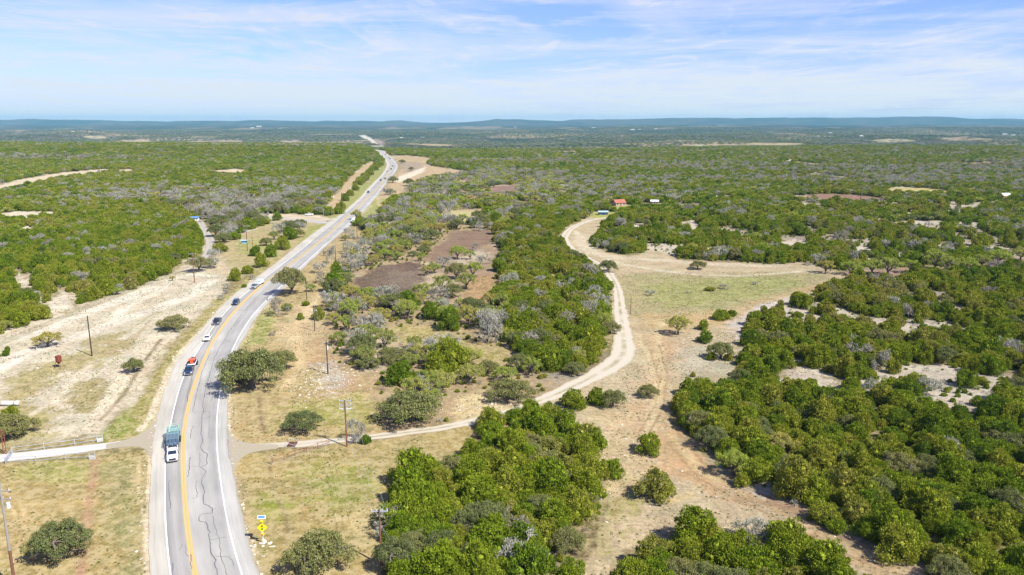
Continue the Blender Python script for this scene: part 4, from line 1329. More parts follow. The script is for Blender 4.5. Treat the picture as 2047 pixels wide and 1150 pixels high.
S(915, 520, 42, 'spring', 'knotty olive tree standing in the upper plowed field', 1.2)
S(949, 502, 16, 'bare', 'thin bare tree at the edge of the upper plowed field', 1.6)
S(975, 690, 62, 'bare', 'big pale leafless tree against the dense green wood', 1.5)
S(897, 690, 26, 'bare', 'slender pale leafless tree in the savanna', 1.5)
for a_ in ((882, 588, 54, 'spring'), (905, 596, 49, 'oak'), (932, 580, 54, 'spring'), (946, 556, 49, 'spring'), (868, 548, 37, 'spring'), (885, 536, 37, 'bare'), (962, 530, 32, 'bare'), (940, 520, 27, 'spring'), (872, 612, 56, 'bare'), (845, 604, 54, 'spring'),
           (898, 452, 37, 'bare'), (925, 446, 29, 'spring'), (955, 440, 32, 'oak'), (975, 436, 37, 'juniper'), (990, 452, 41, 'juniper'), (960, 462, 24, 'bare'), (1000, 470, 41, 'juniper'), (880, 470, 37, 'spring'), (862, 480, 41, 'oak'),
           (432, 474, 41, 'oak'), (446, 486, 39, 'oak'), (460, 468, 37, 'bare'), (440, 505, 32, 'juniper'), (452, 458, 37, 'oak'), (472, 455, 34, 'bare'), (486, 447, 37, 'oak'), (505, 446, 37, 'oak'), (524, 444, 34, 'bare'), (428, 522, 37, 'bare'), (418, 536, 32, 'oak'),
           (592, 476, 37, 'oak'), (560, 468, 37, 'bare'), (548, 480, 29, 'spring'), (510, 512, 27, 'juniper'), (598, 462, 29, 'bare'), (455, 578, 17, 'bare'), (443, 600, 15, 'bare'), (505, 560, 17, 'bare'), (470, 480, 27, 'juniper'),
           (646, 566, 32, 'bare'), (622, 584, 27, 'spring'), (700, 508, 37, 'bare'), (690, 528, 34, 'bare'), (678, 556, 32, 'bare'), (655, 512, 22, 'bare'), (720, 492, 32, 'bare'), (735, 478, 32, 'spring'), (728, 500, 34, 'bare'), (690, 482, 20, 'spring'),
           (612, 612, 17, 'juniper'), (575, 622, 24, 'juniper'), (600, 640, 17, 'juniper'), (545, 672, 15, 'bare'), (700, 640, 49, 'spring'), (720, 665, 54, 'bare'), (680, 690, 49, 'spring')):
    S(*a_)
S(1010, 765, 60, 'spring')
S(940, 770, 70, 'spring')
S(870, 758, 60, 'juniper', 'vivid green oak clump in the middle of the savanna')
S(800, 770, 66, 'juniper', 'vivid green tree at the left edge of the savanna above the wide olive oak')
S(900, 660, 56, 'juniper')
S(860, 640, 44, 'juniper')
S(1040, 745, 60, 'oak')
S(1150, 752, 50, 'oak', 'oak with a visible trunk on the far bank of the gravel road', 1.0)
# strip of junipers between the cleared track and the highway
for i, (a, b) in enumerate(((690, 402), (700, 392), (711, 381), (722, 370), (733, 358), (742, 350), (751, 341), (758, 333), (764, 325), (682, 420), (676, 428))):
    S(a, b, max(12, (b - YH) * 0.13), 'juniper')

for px_, py_, wpx, kd, lab, hk in SOLO:
    x, y = GP([(px_, py_)])[0]
    r = wpx / px_scale(py_) / 2 / 1.02
    y2 = y + r * 0.35            # the foot stands a little behind the lowest leaves
    T.append((x * y2 / y, y2, r, KN.index(kd), hk, -2, lab or ''))

# ---------------- scattered trees
def scatter(y0, y1, sp, umax, seed, far=False):
    rs = np.random.RandomState(seed)
    nx = int(2 * umax * y1 / sp)
    ny = int((y1 - y0) / sp)
    gx, gy = np.meshgrid(np.arange(nx), np.arange(ny))
    x = (gx + rs.uniform(0.05, 0.95, gx.shape)) * sp - umax * y1
    y = (gy + rs.uniform(0.05, 0.95, gx.shape)) * sp + y0
    x, y = x.ravel(), y.ravel()
    s = np.abs(x) < umax * y + 25
    return x[s], y[s], rs


def place(y0, y1, sp, umax, seed, rscale=1.0):
    x, y, rs = scatter(y0, y1, sp, umax, seed)
    z = zone_of(x, y) if y0 < 1300 else np.full(x.shape, -1)
    n = len(x)
    den = np.full(n, FARZ[1])
    rad = np.full(n, FARZ[2])
    wts = np.tile(np.array(FARZ[0]), (n, 1))
    wr = sstep(-0.12, 0.05, x / y)[:, None] * (0.55 + 0.45 * sstep(900, 1500, y))[:, None]
    wts = wts * (1 - wr) + np.array([0.52, 0.30, 0.05, 0.13]) * wr
    for i, (nm, P, wt, dn, rd) in enumerate(ZW):
        k = z == i
        den[k], rad[k], wts[k] = dn, rd, wt
    # belts of leafless trees drift through the far woods
    belt = sstep(0.0, 0.08, fbm(x, y * 3.0, 520, 77, 4) - np.where(x < -0.1 * y, 0.60, 0.535)) * (z < 0)
    bw = np.array([0.28, 0.30, 0.06, 0.36])
    wts = wts * (1 - belt[:, None]) + bw * belt[:, None]
    # bare gaps inside the woods follow the pale rock
    gap = fbm(x, y, 26, 3, 4)
    thin = np.where(np.isin(z, (8, 9)), sstep(0.50, 0.60, gap) * np.where(z == 8, np.where((x / y > 0.36) & (y > 130), 0.85, 0.25), 0.90), sstep(0.56, 0.66, gap) * 0.7)
    thin = np.where((z < 0) & (x < 0) | np.isin(z, (5, 6, 7)), thin * 0.25, thin)
    thin = np.where(z == 4, sstep(0.54, 0.62, fbm(x, y, 13, 3, 3)) * np.where(y < 330, 0.8, 0.15), thin)
    p = den * (1 - thin) * np.where(y < 620, 0.80, 0.86)
    keep = rs.uniform(0, 1, n) < p
    kd = (rs.uniform(0, 1, (n, 1)) > np.cumsum(wts, 1)).sum(1).clip(0, 3)
    r = rad * rscale * rs.lognormal(0, 0.26, n) * np.array([1.0, 1.28, 1.15, 1.2])[kd]
    r = np.minimum(r, rad * rscale * 1.55)
    x, y, kd, r, z = x[keep], y[keep], kd[keep], r[keep], z[keep]
    oc = open_clear(x, y)
    rc_ = road_clear(x, y)
    k2 = (oc > r * 0.55) & (rc_ > r * 0.9 + 0.4)
    return x[k2], y[k2], kd[k2], r[k2], z[k2], rs


sx = np.array([t[0] for t in T])
sy = np.array([t[1] for t in T])
sr = np.array([t[2] for t in T])
near = place(84, 620, 3.7, 0.82, 5)
x, y, kd, r, z, rs = near
ok = np.ones(len(x), bool)
for i in range(len(sx)):
    ok &= (x - sx[i]) ** 2 + (y - sy[i]) ** 2 > (sr[i] * 0.95 + r * 0.4) ** 2
x, y, kd, r, z = x[ok], y[ok], kd[ok], r[ok], z[ok]
FARX, FARY, FARK, FARR = [], [], [], []

# the 300 of each kind that show largest become trees of their own, the rest of the wood is one object per kind
zs = [''] + []
ind = {k: [] for k in range(4)}
for i, t in enumerate(T):
    ind[t[3]].append((t[2] / math.hypot(t[0], t[1], CAMH) * 10, t[0], t[1], t[2], t[4], -2, t[6]))
dist = np.sqrt(x * x + y * y + CAMH ** 2)
scr = r / dist
u = np.abs(x / y)
vis = u < 0.70
for k in range(4):
    s = np.where((kd == k) & vis)[0]
    s = s[np.argsort(-scr[s])]
    take = s[:max(0, 300 - len(ind[k]))]
    for j in take:
        ind[k].append((scr[j], x[j], y[j], r[j], 1.0 + rs.uniform(-0.12, 0.15), z[j], ''))
    m = np.ones(len(x), bool)
    m[take] = False
    m &= kd == k
    FARX.append(x[m]); FARY.append(y[m]); FARR.append(r[m]); FARK.append(np.full(m.sum(), k))
    keepm = np.ones(len(x), bool)
for a in (place(620, 1250, 5.6, 0.88, 6, 1.12), place(1250, 2700, 8.8, 0.90, 8, 1.45)):
    FARX.append(a[0]); FARY.append(a[1]); FARK.append(a[2]); FARR.append(a[3])
# clumps on the plain: bigger crowns, wider apart
x, y, rs = scatter(2700, 9500, 30, 0.78, 9)
dens = fbm(x, y * 0.8, 420, 31, 5)
k = rs.uniform(0, 1, len(x)) < 0.80
k &= ~((fbm(x, y, 240, 37, 4) > 0.64))
x, y = x[k], y[k]
k = open_clear(x, y) > 8
x, y = x[k], y[k]
FARX.append(x); FARY.append(y)
FARK.append(rs.choice([0, 1, 3], len(x), p=[0.22, 0.50, 0.28])); FARR.append(rs.uniform(6.5, 12, len(x)))
fx, fy, fk, fr = (np.concatenate(a) for a in (FARX, FARY, FARK, FARR))
print('trees: single', sum(len(v) for v in ind.values()), 'woodland', len(fx))

TONE = {
    'juniper': ['rounded juniper', 'tall juniper', 'low wide juniper', 'steep pointed juniper', 'bushy juniper'],
    'oak': ['grey-green oak', 'low spreading oak', 'high-crowned oak', 'many-tufted oak'],
    'spring': ['open-crowned olive oak', 'full olive oak', 'tall sparse olive oak', 'uneven olive oak'],
    'bare': ['leafless grey tree', 'bushy bare tree', 'spreading bare tree', 'ragged leafless tree'],
}
CAT = {'juniper': 'tree', 'oak': 'tree', 'spring': 'tree', 'bare': 'bare tree'}
PLC = {-1: 'in the woods far beyond the clearings', -2: 'standing among the first trees of the open ground'}
for i, zrow in enumerate(ZONES):
    PLC[i] = 'in the ' + zrow[0]
rs = np.random.RandomState(99)
for k in range(4):
    key = KN[k]
    for sc_, tx, ty, r, hk, zn, lab in ind[key and k]:
        j = rs.randint(len(KINDS[key]))
        rz = rs.uniform(0, 2 * PI)
        tz = float(hgt(tx, ty))
        if not lab:
            size = 'tiny' if r < 1.6 else 'small' if r < 2.3 else 'medium' if r < 3.0 else 'large' if r < 3.8 else 'very large'
            col_ = 'far left' if tx / ty < -0.42 else 'left' if tx / ty < -0.14 else 'middle' if tx / ty < 0.16 else 'right' if tx / ty < 0.42 else 'far right'
            row_ = 'near' if ty < 150 else 'mid-distance' if ty < 300 else 'distant'
            if zn == -2:
                where = ['in the %s of the view, %s, apart from the woods' % (col_, row_)][0]
            elif zn == -1:
                where = 'in the %s scrub on the %s' % (row_, col_)
            else:
                where = '%s, %s part, %s side' % (PLC[zn], row_, col_)
            lab = '%s %s %s' % (size, TONE[key][j], where)
            grp = lab
        else:
            grp = None
        words = lab.split()
        lab = ' '.join(words[:16]) if len(words) > 16 else lab
        root = thing(NAME[key], (tx, ty, tz), rz, lab, CAT[key], lab if grp else None)
        root.scale = (r, r, r * hk * rs.uniform(0.94, 1.06))
        cm, tm, _ = KINDS[key][j]
        link('crown', cm, root)
        link('trunk', tm, root)


def woodland(name, key, X, Y, R, seed, zs=1.0):
    rs = np.random.RandomState(seed)
    src = bpy.data.collections.new(name + '_kinds')
    for i, (_, _, wm) in enumerate(KINDS[key]):
        o = bpy.data.objects.new(name + '_kind', wm)
        src.objects.link(o)
    n = len(X)
    me = bpy.data.meshes.new(name)
    me.vertices.add(n)
    me.vertices.foreach_set('co', np.stack([X, Y, hgt(X, Y)], 1).astype(np.float32).reshape(-1))
    at = me.attributes.new('size', 'FLOAT_VECTOR', 'POINT')
    hz_ = R * rs.uniform(0.78, 1.25, n) * zs * np.minimum(1.0, 3.7 / R)
    at.data.foreach_set('vector', np.stack([R, R * rs.uniform(0.85, 1.15, n), hz_], 1).astype(np.float32).reshape(-1))
    at = me.attributes.new('turn', 'FLOAT_VECTOR', 'POINT')
    at.data.foreach_set('vector', np.stack([rs.normal(0, 0.05, n), rs.normal(0, 0.05, n), rs.uniform(0, 6.283, n)], 1).astype(np.float32).reshape(-1))
    at = me.attributes.new('pick', 'INT', 'POINT')
    at.data.foreach_set('value', rs.randint(0, len(KINDS[key]), n).astype(np.int32))
    o = link(name, me)
    ng = bpy.data.node_groups.new(name + '_nodes', 'GeometryNodeTree')
    ng.interface.new_socket('Geometry', in_out='INPUT', socket_type='NodeSocketGeometry')
    ng.interface.new_socket('Geometry', in_out='OUTPUT', socket_type='NodeSocketGeometry')
    N = ng.nodes
    gi, go = N.new('NodeGroupInput'), N.new('NodeGroupOutput')
    iop = N.new('GeometryNodeInstanceOnPoints')
    ci = N.new('GeometryNodeCollectionInfo')
    ci.inputs['Collection'].default_value = src
    ci.inputs['Separate Children'].default_value = True
    ci.inputs['Reset Children'].default_value = True
    iop.inputs['Pick Instance'].default_value = True

    def attr(nm, ty):
        a = N.new('GeometryNodeInputNamedAttribute')
        a.data_type = ty
        a.inputs['Name'].default_value = nm
        return a.outputs['Attribute']
    L = ng.links.new
    L(gi.outputs[0], iop.inputs['Points'])
    L(ci.outputs[0], iop.inputs['Instance'])
    L(attr('pick', 'INT'), iop.inputs['Instance Index'])
    e2r = N.new('FunctionNodeEulerToRotation')
    L(attr('turn', 'FLOAT_VECTOR'), e2r.inputs[0])
    L(e2r.outputs[0], iop.inputs['Rotation'])
    L(attr('size', 'FLOAT_VECTOR'), iop.inputs['Scale'])
    L(iop.outputs[0], go.inputs[0])
    md = o.modifiers.new('scatter', 'NODES')
    md.node_group = ng
    return tag(o, kind='stuff')


d = np.hypot(fx, fy)
WN = ['juniper_woodland', 'oak_woodland', 'spring_oak_woodland', 'bare_tree_woodland']
WL = ['dense green juniper wood covering the land out to the horizon', 'grey-green oaks mixed through the distant woods', 'thin-leaved olive oaks mixed through the open woods', 'belts of leafless grey trees running through the distant woods']
for k in range(4):
    s = (fk == k) & (d < 520)
    if s.any():
        o = woodland(WN[k], KN[k], fx[s], fy[s], fr[s], 40 + k)
        o['label'], o['category'] = WL[k].replace('distant', 'nearer').replace('covering the land out to the horizon', 'behind the first trees'), 'woodland'
    s = (fk == k) & (d >= 520)
    if s.any():
        o = woodland(WN[k], 'far_' + KN[k], fx[s], fy[s], fr[s], 50 + k, 0.92)
        o['label'], o['category'] = WL[k], 'woodland'

# ================================================================ OBJECTS
def base_of(px, py):
    x, y = GP([(px, py)])[0]
    return float(x), float(y), float(hgt(x, y))


def height_for(px, pyb, pyt):
    """height of an upright whose foot shows at row pyb and top at row pyt"""
    x, y, z = base_of(px, pyb)
    a = math.atan((pyt - CY) / F) + PITCH
    return CAMH - z - y * math.tan(a)


class BM:
    """collects shapes of one part, several materials allowed"""
    def __init__(s):
        s.bm = bmesh.new()

    def box(s, c, d, rz=0, bev=0.0, ry=0, rx=0):
        r = bmesh.ops.create_cube(s.bm, size=1)
        vs = r['verts']
        bmesh.ops.scale(s.bm, vec=Vector(d), verts=vs)
        if bev:
            es = list({e for v in vs for e in v.link_edges})
            rb = bmesh.ops.bevel(s.bm, geom=es, offset=bev, segments=2, affect='EDGES', profile=0.6)
            vs = list({v for f in rb['faces'] for v in f.verts} | {v for v in vs if v.is_valid})
            seen, st = set(vs), list(vs)
            while st:
                v = st.pop()
                for e in v.link_edges:
                    o = e.other_vert(v)
                    if o not in seen:
                        seen.add(o)
                        st.append(o)
            vs = list(seen)
        M = Matrix.Translation(c) @ Matrix.Rotation(rz, 4, 'Z') @ Matrix.Rotation(ry, 4, 'Y') @ Matrix.Rotation(rx, 4, 'X')
        bmesh.ops.transform(s.bm, matrix=M, verts=vs)
        return s

    def rod(s, a, b, r0, r1=None, n=8):
        a, b = Vector(a), Vector(b)
        r1 = r0 if r1 is None else r1
        d = b - a
        M = Matrix.Translation((a + b) / 2) @ d.to_track_quat('Z', 'Y').to_matrix().to_4x4()
        bmesh.ops.create_cone(s.bm, cap_ends=True, segments=n, radius1=r0, radius2=max(r1, 1e-4), depth=d.length, matrix=M)
        return s

    def poly(s, pts, th=0.0, nrm=None):
        vs = [s.bm.verts.new(p) for p in pts]
        f = s.bm.faces.new(vs)
        if th:
            r = bmesh.ops.extrude_face_region(s.bm, geom=[f])
            nv = [g for g in r['geom'] if isinstance(g, bmesh.types.BMVert)]
            f.normal_update()
            bmesh.ops.translate(s.bm, vec=-(Vector(nrm) if nrm else f.normal) * th, verts=nv)
        return s

    def loft(s, rings, cap=True):
        R = [[s.bm.verts.new(p) for p in r] for r in rings]
        n = len(R[0])
        for a, b in zip(R, R[1:]):
            for i in range(n):
                s.bm.faces.new((a[i], a[(i + 1) % n], b[(i + 1) % n], b[i]))
        if cap:
            s.bm.faces.new(R[0][::-1])
            s.bm.faces.new(R[-1])
        return s

    def out(s, name, mat, parent=None, smooth=False, loc=None):
        bmesh.ops.recalc_face_normals(s.bm, faces=s.bm.faces)
        me = bpy.data.meshes.new(name)
        s.bm.to_mesh(me)
        s.bm.free()
        me.materials.append(mat)
        if smooth:
            me.polygons.foreach_set('use_smooth', np.ones(len(me.polygons), bool))
        return link(name, me, parent, loc)


def rsec(y, w_, z0, z1, r=0.12):
    """rounded section of a vehicle body at length y"""
    pts = []
    for cx, cz_, a0 in ((w_ - r, z1 - r, 0), (-w_ + r, z1 - r, 90), (-w_ + r * .6, z0 + r * .6, 180), (w_ - r * .6, z0 + r * .6, 270)):
        rr = r if a0 < 180 else r * .6
        for k in range(3):
            a = math.radians(a0 + k * 45)
            pts.append((cx + math.cos(a) * rr, y, cz_ + math.sin(a) * rr))
    return pts


def carpaint(name, col, metal=0.0):
    m, q = new_mat(name)
    pos = q.n('ShaderNodeTexCoord').outputs['Object']
    nz = q.noise(pos, 1.5, 4, 0.6)
    dirt = q.math('MULTIPLY', q.maprange(q.n('ShaderNodeSeparateXYZ', {0: pos}).outputs[2], 0.75, 0.3), q.maprange(nz, 0.3, 0.8))
    c = q.mix(dirt, col, (0.32, 0.28, 0.22))
    b = q.n('ShaderNodeBsdfPrincipled', {'Base Color': c, 'Roughness': q.maprange(nz, 0.2, 0.8, 0.2, 0.38), 'Metallic': metal})
    b.inputs['Coat Weight'].default_value = 0.6
    out_surface(q, b.outputs[0])
    return m


P_ = {
    'white': carpaint('white_car_paint', (0.72, 0.72, 0.71)),
    'navy': carpaint('dark_blue_car_paint', (0.012, 0.035, 0.085), 0.2),
    'black': carpaint('black_car_paint', (0.012, 0.014, 0.018), 0.1),
    'silver': carpaint('silver_car_paint', (0.42, 0.45, 0.48), 0.5),
    'red': carpaint('red_car_paint', (0.35, 0.02, 0.015)),
}
glass_m = plain('car_glass', (0.012, 0.022, 0.035), 0.06, spec=0.8, var=0.1)
rubber_m = plain('rubber', (0.018, 0.018, 0.018), 0.85)
chrome_m = plain('chrome', (0.55, 0.55, 0.56), 0.2, 0.9, var=0.04)
black_m = plain('black_plastic', (0.02, 0.02, 0.022), 0.5)
lamp_m = plain('lamp_lens', (0.75, 0.76, 0.78), 0.12, spec=0.8, var=0.03)
tail_m = plain('tail_lens', (0.35, 0.01, 0.008), 0.2)
galv_m = plain('galvanised_pipe', (0.46, 0.49, 0.53), 0.45, 0.4, var=0.12)
teal_m = plain('teal_pipe', (0.15, 0.28, 0.30), 0.5, 0.1, var=0.2)
green_pipe = plain('pale_green_pipe', (0.30, 0.50, 0.38), 0.5, 0.0, var=0.15)
deck_m = plain('deck_boards', (0.20, 0.17, 0.14), 0.8, var=0.3, scale=8)
steelblue = plain('blue_grey_steel', (0.13, 0.20, 0.26), 0.5, 0.3, var=0.2)
orange_m = plain('orange_enamel', (0.72, 0.10, 0.02), 0.35, var=0.12)
rust_m = plain('rust', (0.16, 0.035, 0.022), 0.85, var=0.5, scale=2.2)
rust2_m = plain('rusty_pipe', (0.20, 0.055, 0.035), 0.8, var=0.4, scale=5)
wood_m = plain('pole_wood', (0.16, 0.07, 0.04), 0.85, var=0.35, scale=2)
woodg_m = plain('weathered_wood', (0.26, 0.23, 0.20), 0.85, var=0.3, scale=2)
dwood_m = plain('creosoted_wood', (0.055, 0.035, 0.026), 0.8, var=0.35)
porc_m = plain('porcelain', (0.62, 0.63, 0.62), 0.3)
conc_m = plain('concrete', (0.42, 0.41, 0.38), 0.9, var=0.2)
sign_y = plain('sign_yellow', (0.88, 0.66, 0.0), 0.4, var=0.04)
sign_k = plain('sign_black', (0.01, 0.01, 0.01), 0.5)
sign_r = plain('sign_red', (0.62, 0.02, 0.01), 0.4)
sign_g = plain('sign_green', (0.01, 0.30, 0.05), 0.4)
solar_m = plain('solar_cells', (0.09, 0.19, 0.52), 0.15, spec=0.8, var=0.15, scale=12)
whitem = plain('white_enamel', (0.72, 0.73, 0.75), 0.4, var=0.06)
stone_m = plain('limestone', (0.50, 0.45, 0.34), 0.9, var=0.25, scale=3)


def wheel(parent, x, y, r=0.36, wd=0.24):
    b = BM().rod((x - wd / 2, y, r), (x + wd / 2, y, r), r, r, 20).out('wheel', rubber_m, parent)
    s = 1 if x > 0 else -1
    BM().rod((x + s * (wd / 2 - 0.02), y, r), (x + s * (wd / 2 + 0.012), y, r), r * 0.62, r * 0.56, 14).out('rim', chrome_m, b)


def cabin(parent, mat, yb, yt, wb, wt, z0, z1, posts=1):
    """greenhouse: yb, yt = (rear, front) at the foot and the top"""
    A0 = [Vector((-wb, yb[0], z0)), Vector((wb, yb[0], z0)), Vector((wb, yb[1], z0)), Vector((-wb, yb[1], z0))]
    A1_ = [Vector((-wt, yt[0], z1)), Vector((wt, yt[0], z1)), Vector((wt, yt[1], z1)), Vector((-wt, yt[1], z1))]
    mid = [a * 0.1 + b * 0.9 + Vector((0, 0, 0.02)) for a, b in zip(A0, A1_)]
    top = [Vector((b.x * 0.86, b.y * 0.9 + (yt[0] + yt[1]) * 0.05, z1 + 0.045)) for b in A1_]
    c = BM().loft([A0, mid, top]).out('cabin', mat, parent)

    def pane(name, a, b, c_, d, u0, u1, v0, v1):
        def pt(u, v):
            return a.lerp(b, u).lerp(d.lerp(c_, u), v)
        q4 = [pt(u0, v0), pt(u1, v0), pt(u1, v1), pt(u0, v1)]
        n = (q4[1] - q4[0]).cross(q4[3] - q4[0]).normalized()
        cen = sum(q4, Vector()) / 4
        if n.dot(cen - Vector((0, (yb[0] + yb[1]) / 2, (z0 + z1) / 2))) < 0:
            n = -n
        BM().poly([p + n * 0.015 for p in q4]).out(name, glass_m, c)
    pane('windshield', A0[3], A0[2], A1_[2], A1_[3], 0.06, 0.94, 0.04, 0.86)
    pane('rear_window', A0[1], A0[0], A1_[0], A1_[1], 0.08, 0.92, 0.12, 0.84)
    for s, (i, j) in ((1, (1, 2)), (-1, (3, 0))):
        n = posts + 1
        for k in range(n):
            pane('side_window', A0[i], A0[j], A1_[j], A1_[i], 0.06 + k * 0.90 / n, 0.06 + (k + 0.93) * 0.90 / n, 0.06, 0.86)
    return c


def lights(t, w_, yf, yr_, zf, zr):
    for s in (-1, 1):
        BM().box((s * (w_ - 0.22), yf, zf), (0.36, 0.06, 0.17), bev=0.02).out('headlight', lamp_m, t)
        BM().box((s * (w_ - 0.12), yr_, zr), (0.16, 0.05, 0.30), bev=0.02).out('tail_light', tail_m, t)


def pickup(label, color, loc, rz, group=None, L=5.9):
    t = thing('pickup_truck', loc, rz, label, 'pickup truck', group)
    m = P_[color]
    h = L / 2
    w_ = 1.0
    st = [(h, .90, .45, .92), (h - .12, .97, .38, 1.06), (h - .5, 1.0, .36, 1.13), (h - 1.45, 1.0, .36, 1.18), (h - 1.6, 1.0, .36, 1.2), (-0.55, 1.0, .36, 1.2)]
    BM().loft([rsec(*s_) for s_ in st]).out('body', m, t)
    BM().box((0, -h + 1.15, 0.55), (1.9, 2.3 - 0.1, 0.3)).out('bed_floor', black_m, t)
    b = BM()
    for s in (-1, 1):
        b.box((s * 0.94, (-h - 0.55) / 2, 0.80), (0.12, h - 0.55, 0.84), bev=0.03)
    b.box((0, -0.66, 0.86), (1.76, 0.08, 0.66))
    b.out('bed', m, t)
    BM().box((0, -h + 0.04, 0.85), (1.78, 0.08, 0.62), bev=0.02).out('tailgate', m, t)
    cabin(t, m, (-0.62, h - 1.42), (-0.50, h - 2.15), 0.95, 0.78, 1.17, 1.82, 1)
    BM().box((0, h - 0.01, 0.80), (1.25, 0.07, 0.34), bev=0.02).out('grille', black_m, t)
    BM().box((0, h + 0.06, 0.50), (1.92, 0.16, 0.24), bev=0.05).out('front_bumper', chrome_m, t)
    BM().box((0, -h - 0.05, 0.50), (1.86, 0.16, 0.20), bev=0.05).out('rear_bumper', chrome_m, t)
    lights(t, w_, h - 0.02, -h - 0.01, 0.86, 0.92)
    for s in (-1, 1):
        BM().box((s * 1.13, h - 1.75, 1.28), (0.20, 0.12, 0.24), bev=0.03).out('mirror', black_m, t)
        for y in (h - 1.0, -h + 1.15):
            wheel(t, s * 0.88, y, 0.40, 0.27)
    return t


def suv(label, color, loc, rz, group=None, L=4.8, low=False):
    t = thing('suv' if not low else 'sedan', loc, rz, label, 'car', group)
    m = P_[color]
    h = L / 2
    w_ = 0.93
    zt = 0.92 if low else 1.05
    st = [(h, .76, .42, zt - .28), (h - .15, .88, .32, zt - .16), (h - .7, w_, .28, zt - .05), (h - 1.5, w_, .27, zt), (0, w_, .27, zt + .02), (-h + .6, w_, .28, zt + .03), (-h + .12, .90, .33, zt - .0), (-h, .82, .45, zt - .12)]
    BM().loft([rsec(*s_) for s_ in st]).out('body', m, t, True)
    if low:
        cabin(t, m, (-h + 0.75, h - 1.35), (-h + 1.45, h - 2.15), 0.86, 0.66, zt - 0.02, zt + 0.50, 1)
    else:
        cabin(t, m, (-h + 0.12, h - 1.30), (-h + 0.45, h - 2.0), 0.89, 0.72, zt - 0.01, zt + 0.66, 2)
    BM().box((0, h - 0.01, zt - 0.42), (1.0, 0.06, 0.20), bev=0.02).out('grille', black_m, t)
    BM().box((0, h + 0.01, 0.40), (1.6, 0.12, 0.16), bev=0.04).out('front_bumper', black_m, t)
    lights(t, 0.86, h - 0.06, -h + 0.03, zt - 0.30, zt - 0.25)
    for s in (-1, 1):
        BM().box((s * 1.02, h - 1.55, zt + 0.08), (0.17, 0.10, 0.14), bev=0.03).out('mirror', m, t)
        for y in (h - 0.9, -h + 0.95):
            wheel(t, s * 0.82, y, 0.35, 0.23)
    return t


def trailer(label, loc, rz, L=6.0, w_=1.05, axles=2, deck=deck_m, frame=black_m, name='flatbed_trailer', zd=0.72):
    t = thing(name, loc, rz, label, 'trailer')
    h = L / 2
    BM().box((0, 0, zd), (2 * w_, L, 0.08)).out('deck', deck, t)
    b = BM()
    for s in (-1, 1):
        b.box((s * (w_ + 0.04), 0, zd), (0.08, L + 0.1, 0.16))
    b.box((0, h + 0.05, zd), (2 * w_ + 0.16, 0.08, 0.16)).box((0, -h - 0.05, zd), (2 * w_ + 0.16, 0.08, 0.16))
    b.out('frame', frame, t)
    BM().rod((-0.7, h, zd - 0.08), (0, h + 1.35, 0.55), 0.05).rod((0.7, h, zd - 0.08), (0, h + 1.35, 0.55), 0.05).rod((0, h, zd - 0.08), (0, h + 1.5, 0.52), 0.05).out('tongue', frame, t)
    for s in (-1, 1):
        for k in range(axles):
            y = -0.5 + (k - (axles - 1) / 2) * 0.9
            wheel(t, s * (w_ + 0.22), y, 0.34, 0.2)
        BM().box((s * (w_ + 0.22), -0.5, 0.78), (0.30, 0.9 * axles + 0.1, 0.05), bev=0.02).out('fender', frame, t)
    return t


def lane_pos(px, py, f=None):
    """ground point and heading along the highway at a pixel; f slides across between edge line and yellow"""
    x, y, z = base_of(px, py)
    return x, y, z


def heading(y, away=False):
    a = (road_x(2, y + 6) - road_x(2, y - 6)) / 12.0
    ang = math.atan2(-a, 1.0)              # local +Y to the road direction going away
    return ang if away else ang + PI


def on_road(px, py, shift=0.0, away=False):
    """foot centre from the front wheels' pixel, moved 'shift' metres back along the heading"""
    x, y, z = base_of(px, py)
    rz = heading(y, away)
    fwd = Vector((-math.sin(rz), math.cos(rz)))
    x2, y2 = x - fwd.x * shift, y - fwd.y * shift
    rz = heading(y2, away)
    return (x2, y2, float(hgt(x2, y2)) + 0.035), rz


def behind(loc, rz, d):
    f = Vector((-math.sin(rz), math.cos(rz)))
    x, y = loc[0] - f.x * d, loc[1] - f.y * d
    return (x, y, loc[2]), heading(y)


def off(loc, rz, dy, dz=0.0, dx=0.0):
    f = Vector((-math.sin(rz), math.cos(rz)))
    r_ = Vector((math.cos(rz), math.sin(rz)))
    return (loc[0] + f.x * dy + r_.x * dx, loc[1] + f.y * dy + r_.y * dx, loc[2] + dz)



# --- nearest: white pickup with a long load
loc, rz = on_road(345.5, 926, 2.9)
pickup('white pickup truck nearest the camera towing a long load of pipe frames', 'white', loc, rz)
tg = thing('tool_chest', off(loc, rz, -1.7, 0.65), rz, 'black tool chest and hitch gear in the bed of the nearest white pickup', 'tool chest')
BM().box((0, 0, 0.35), (1.6, 1.9, 0.7), bev=0.08).out('chest', black_m, tg)
BM().rod((0, -0.6, 0.7), (0, -1.6, 0.9), 0.12).rod((-.5, .2, .75), (.5, .2, .75), 0.05).out('handle', chrome_m, tg)
tl, trz = behind(loc, rz, 7.5)
trailer('long flatbed trailer loaded with teal pipe frames behind the white pickup', tl, trz, L=8.4, w_=1.15)


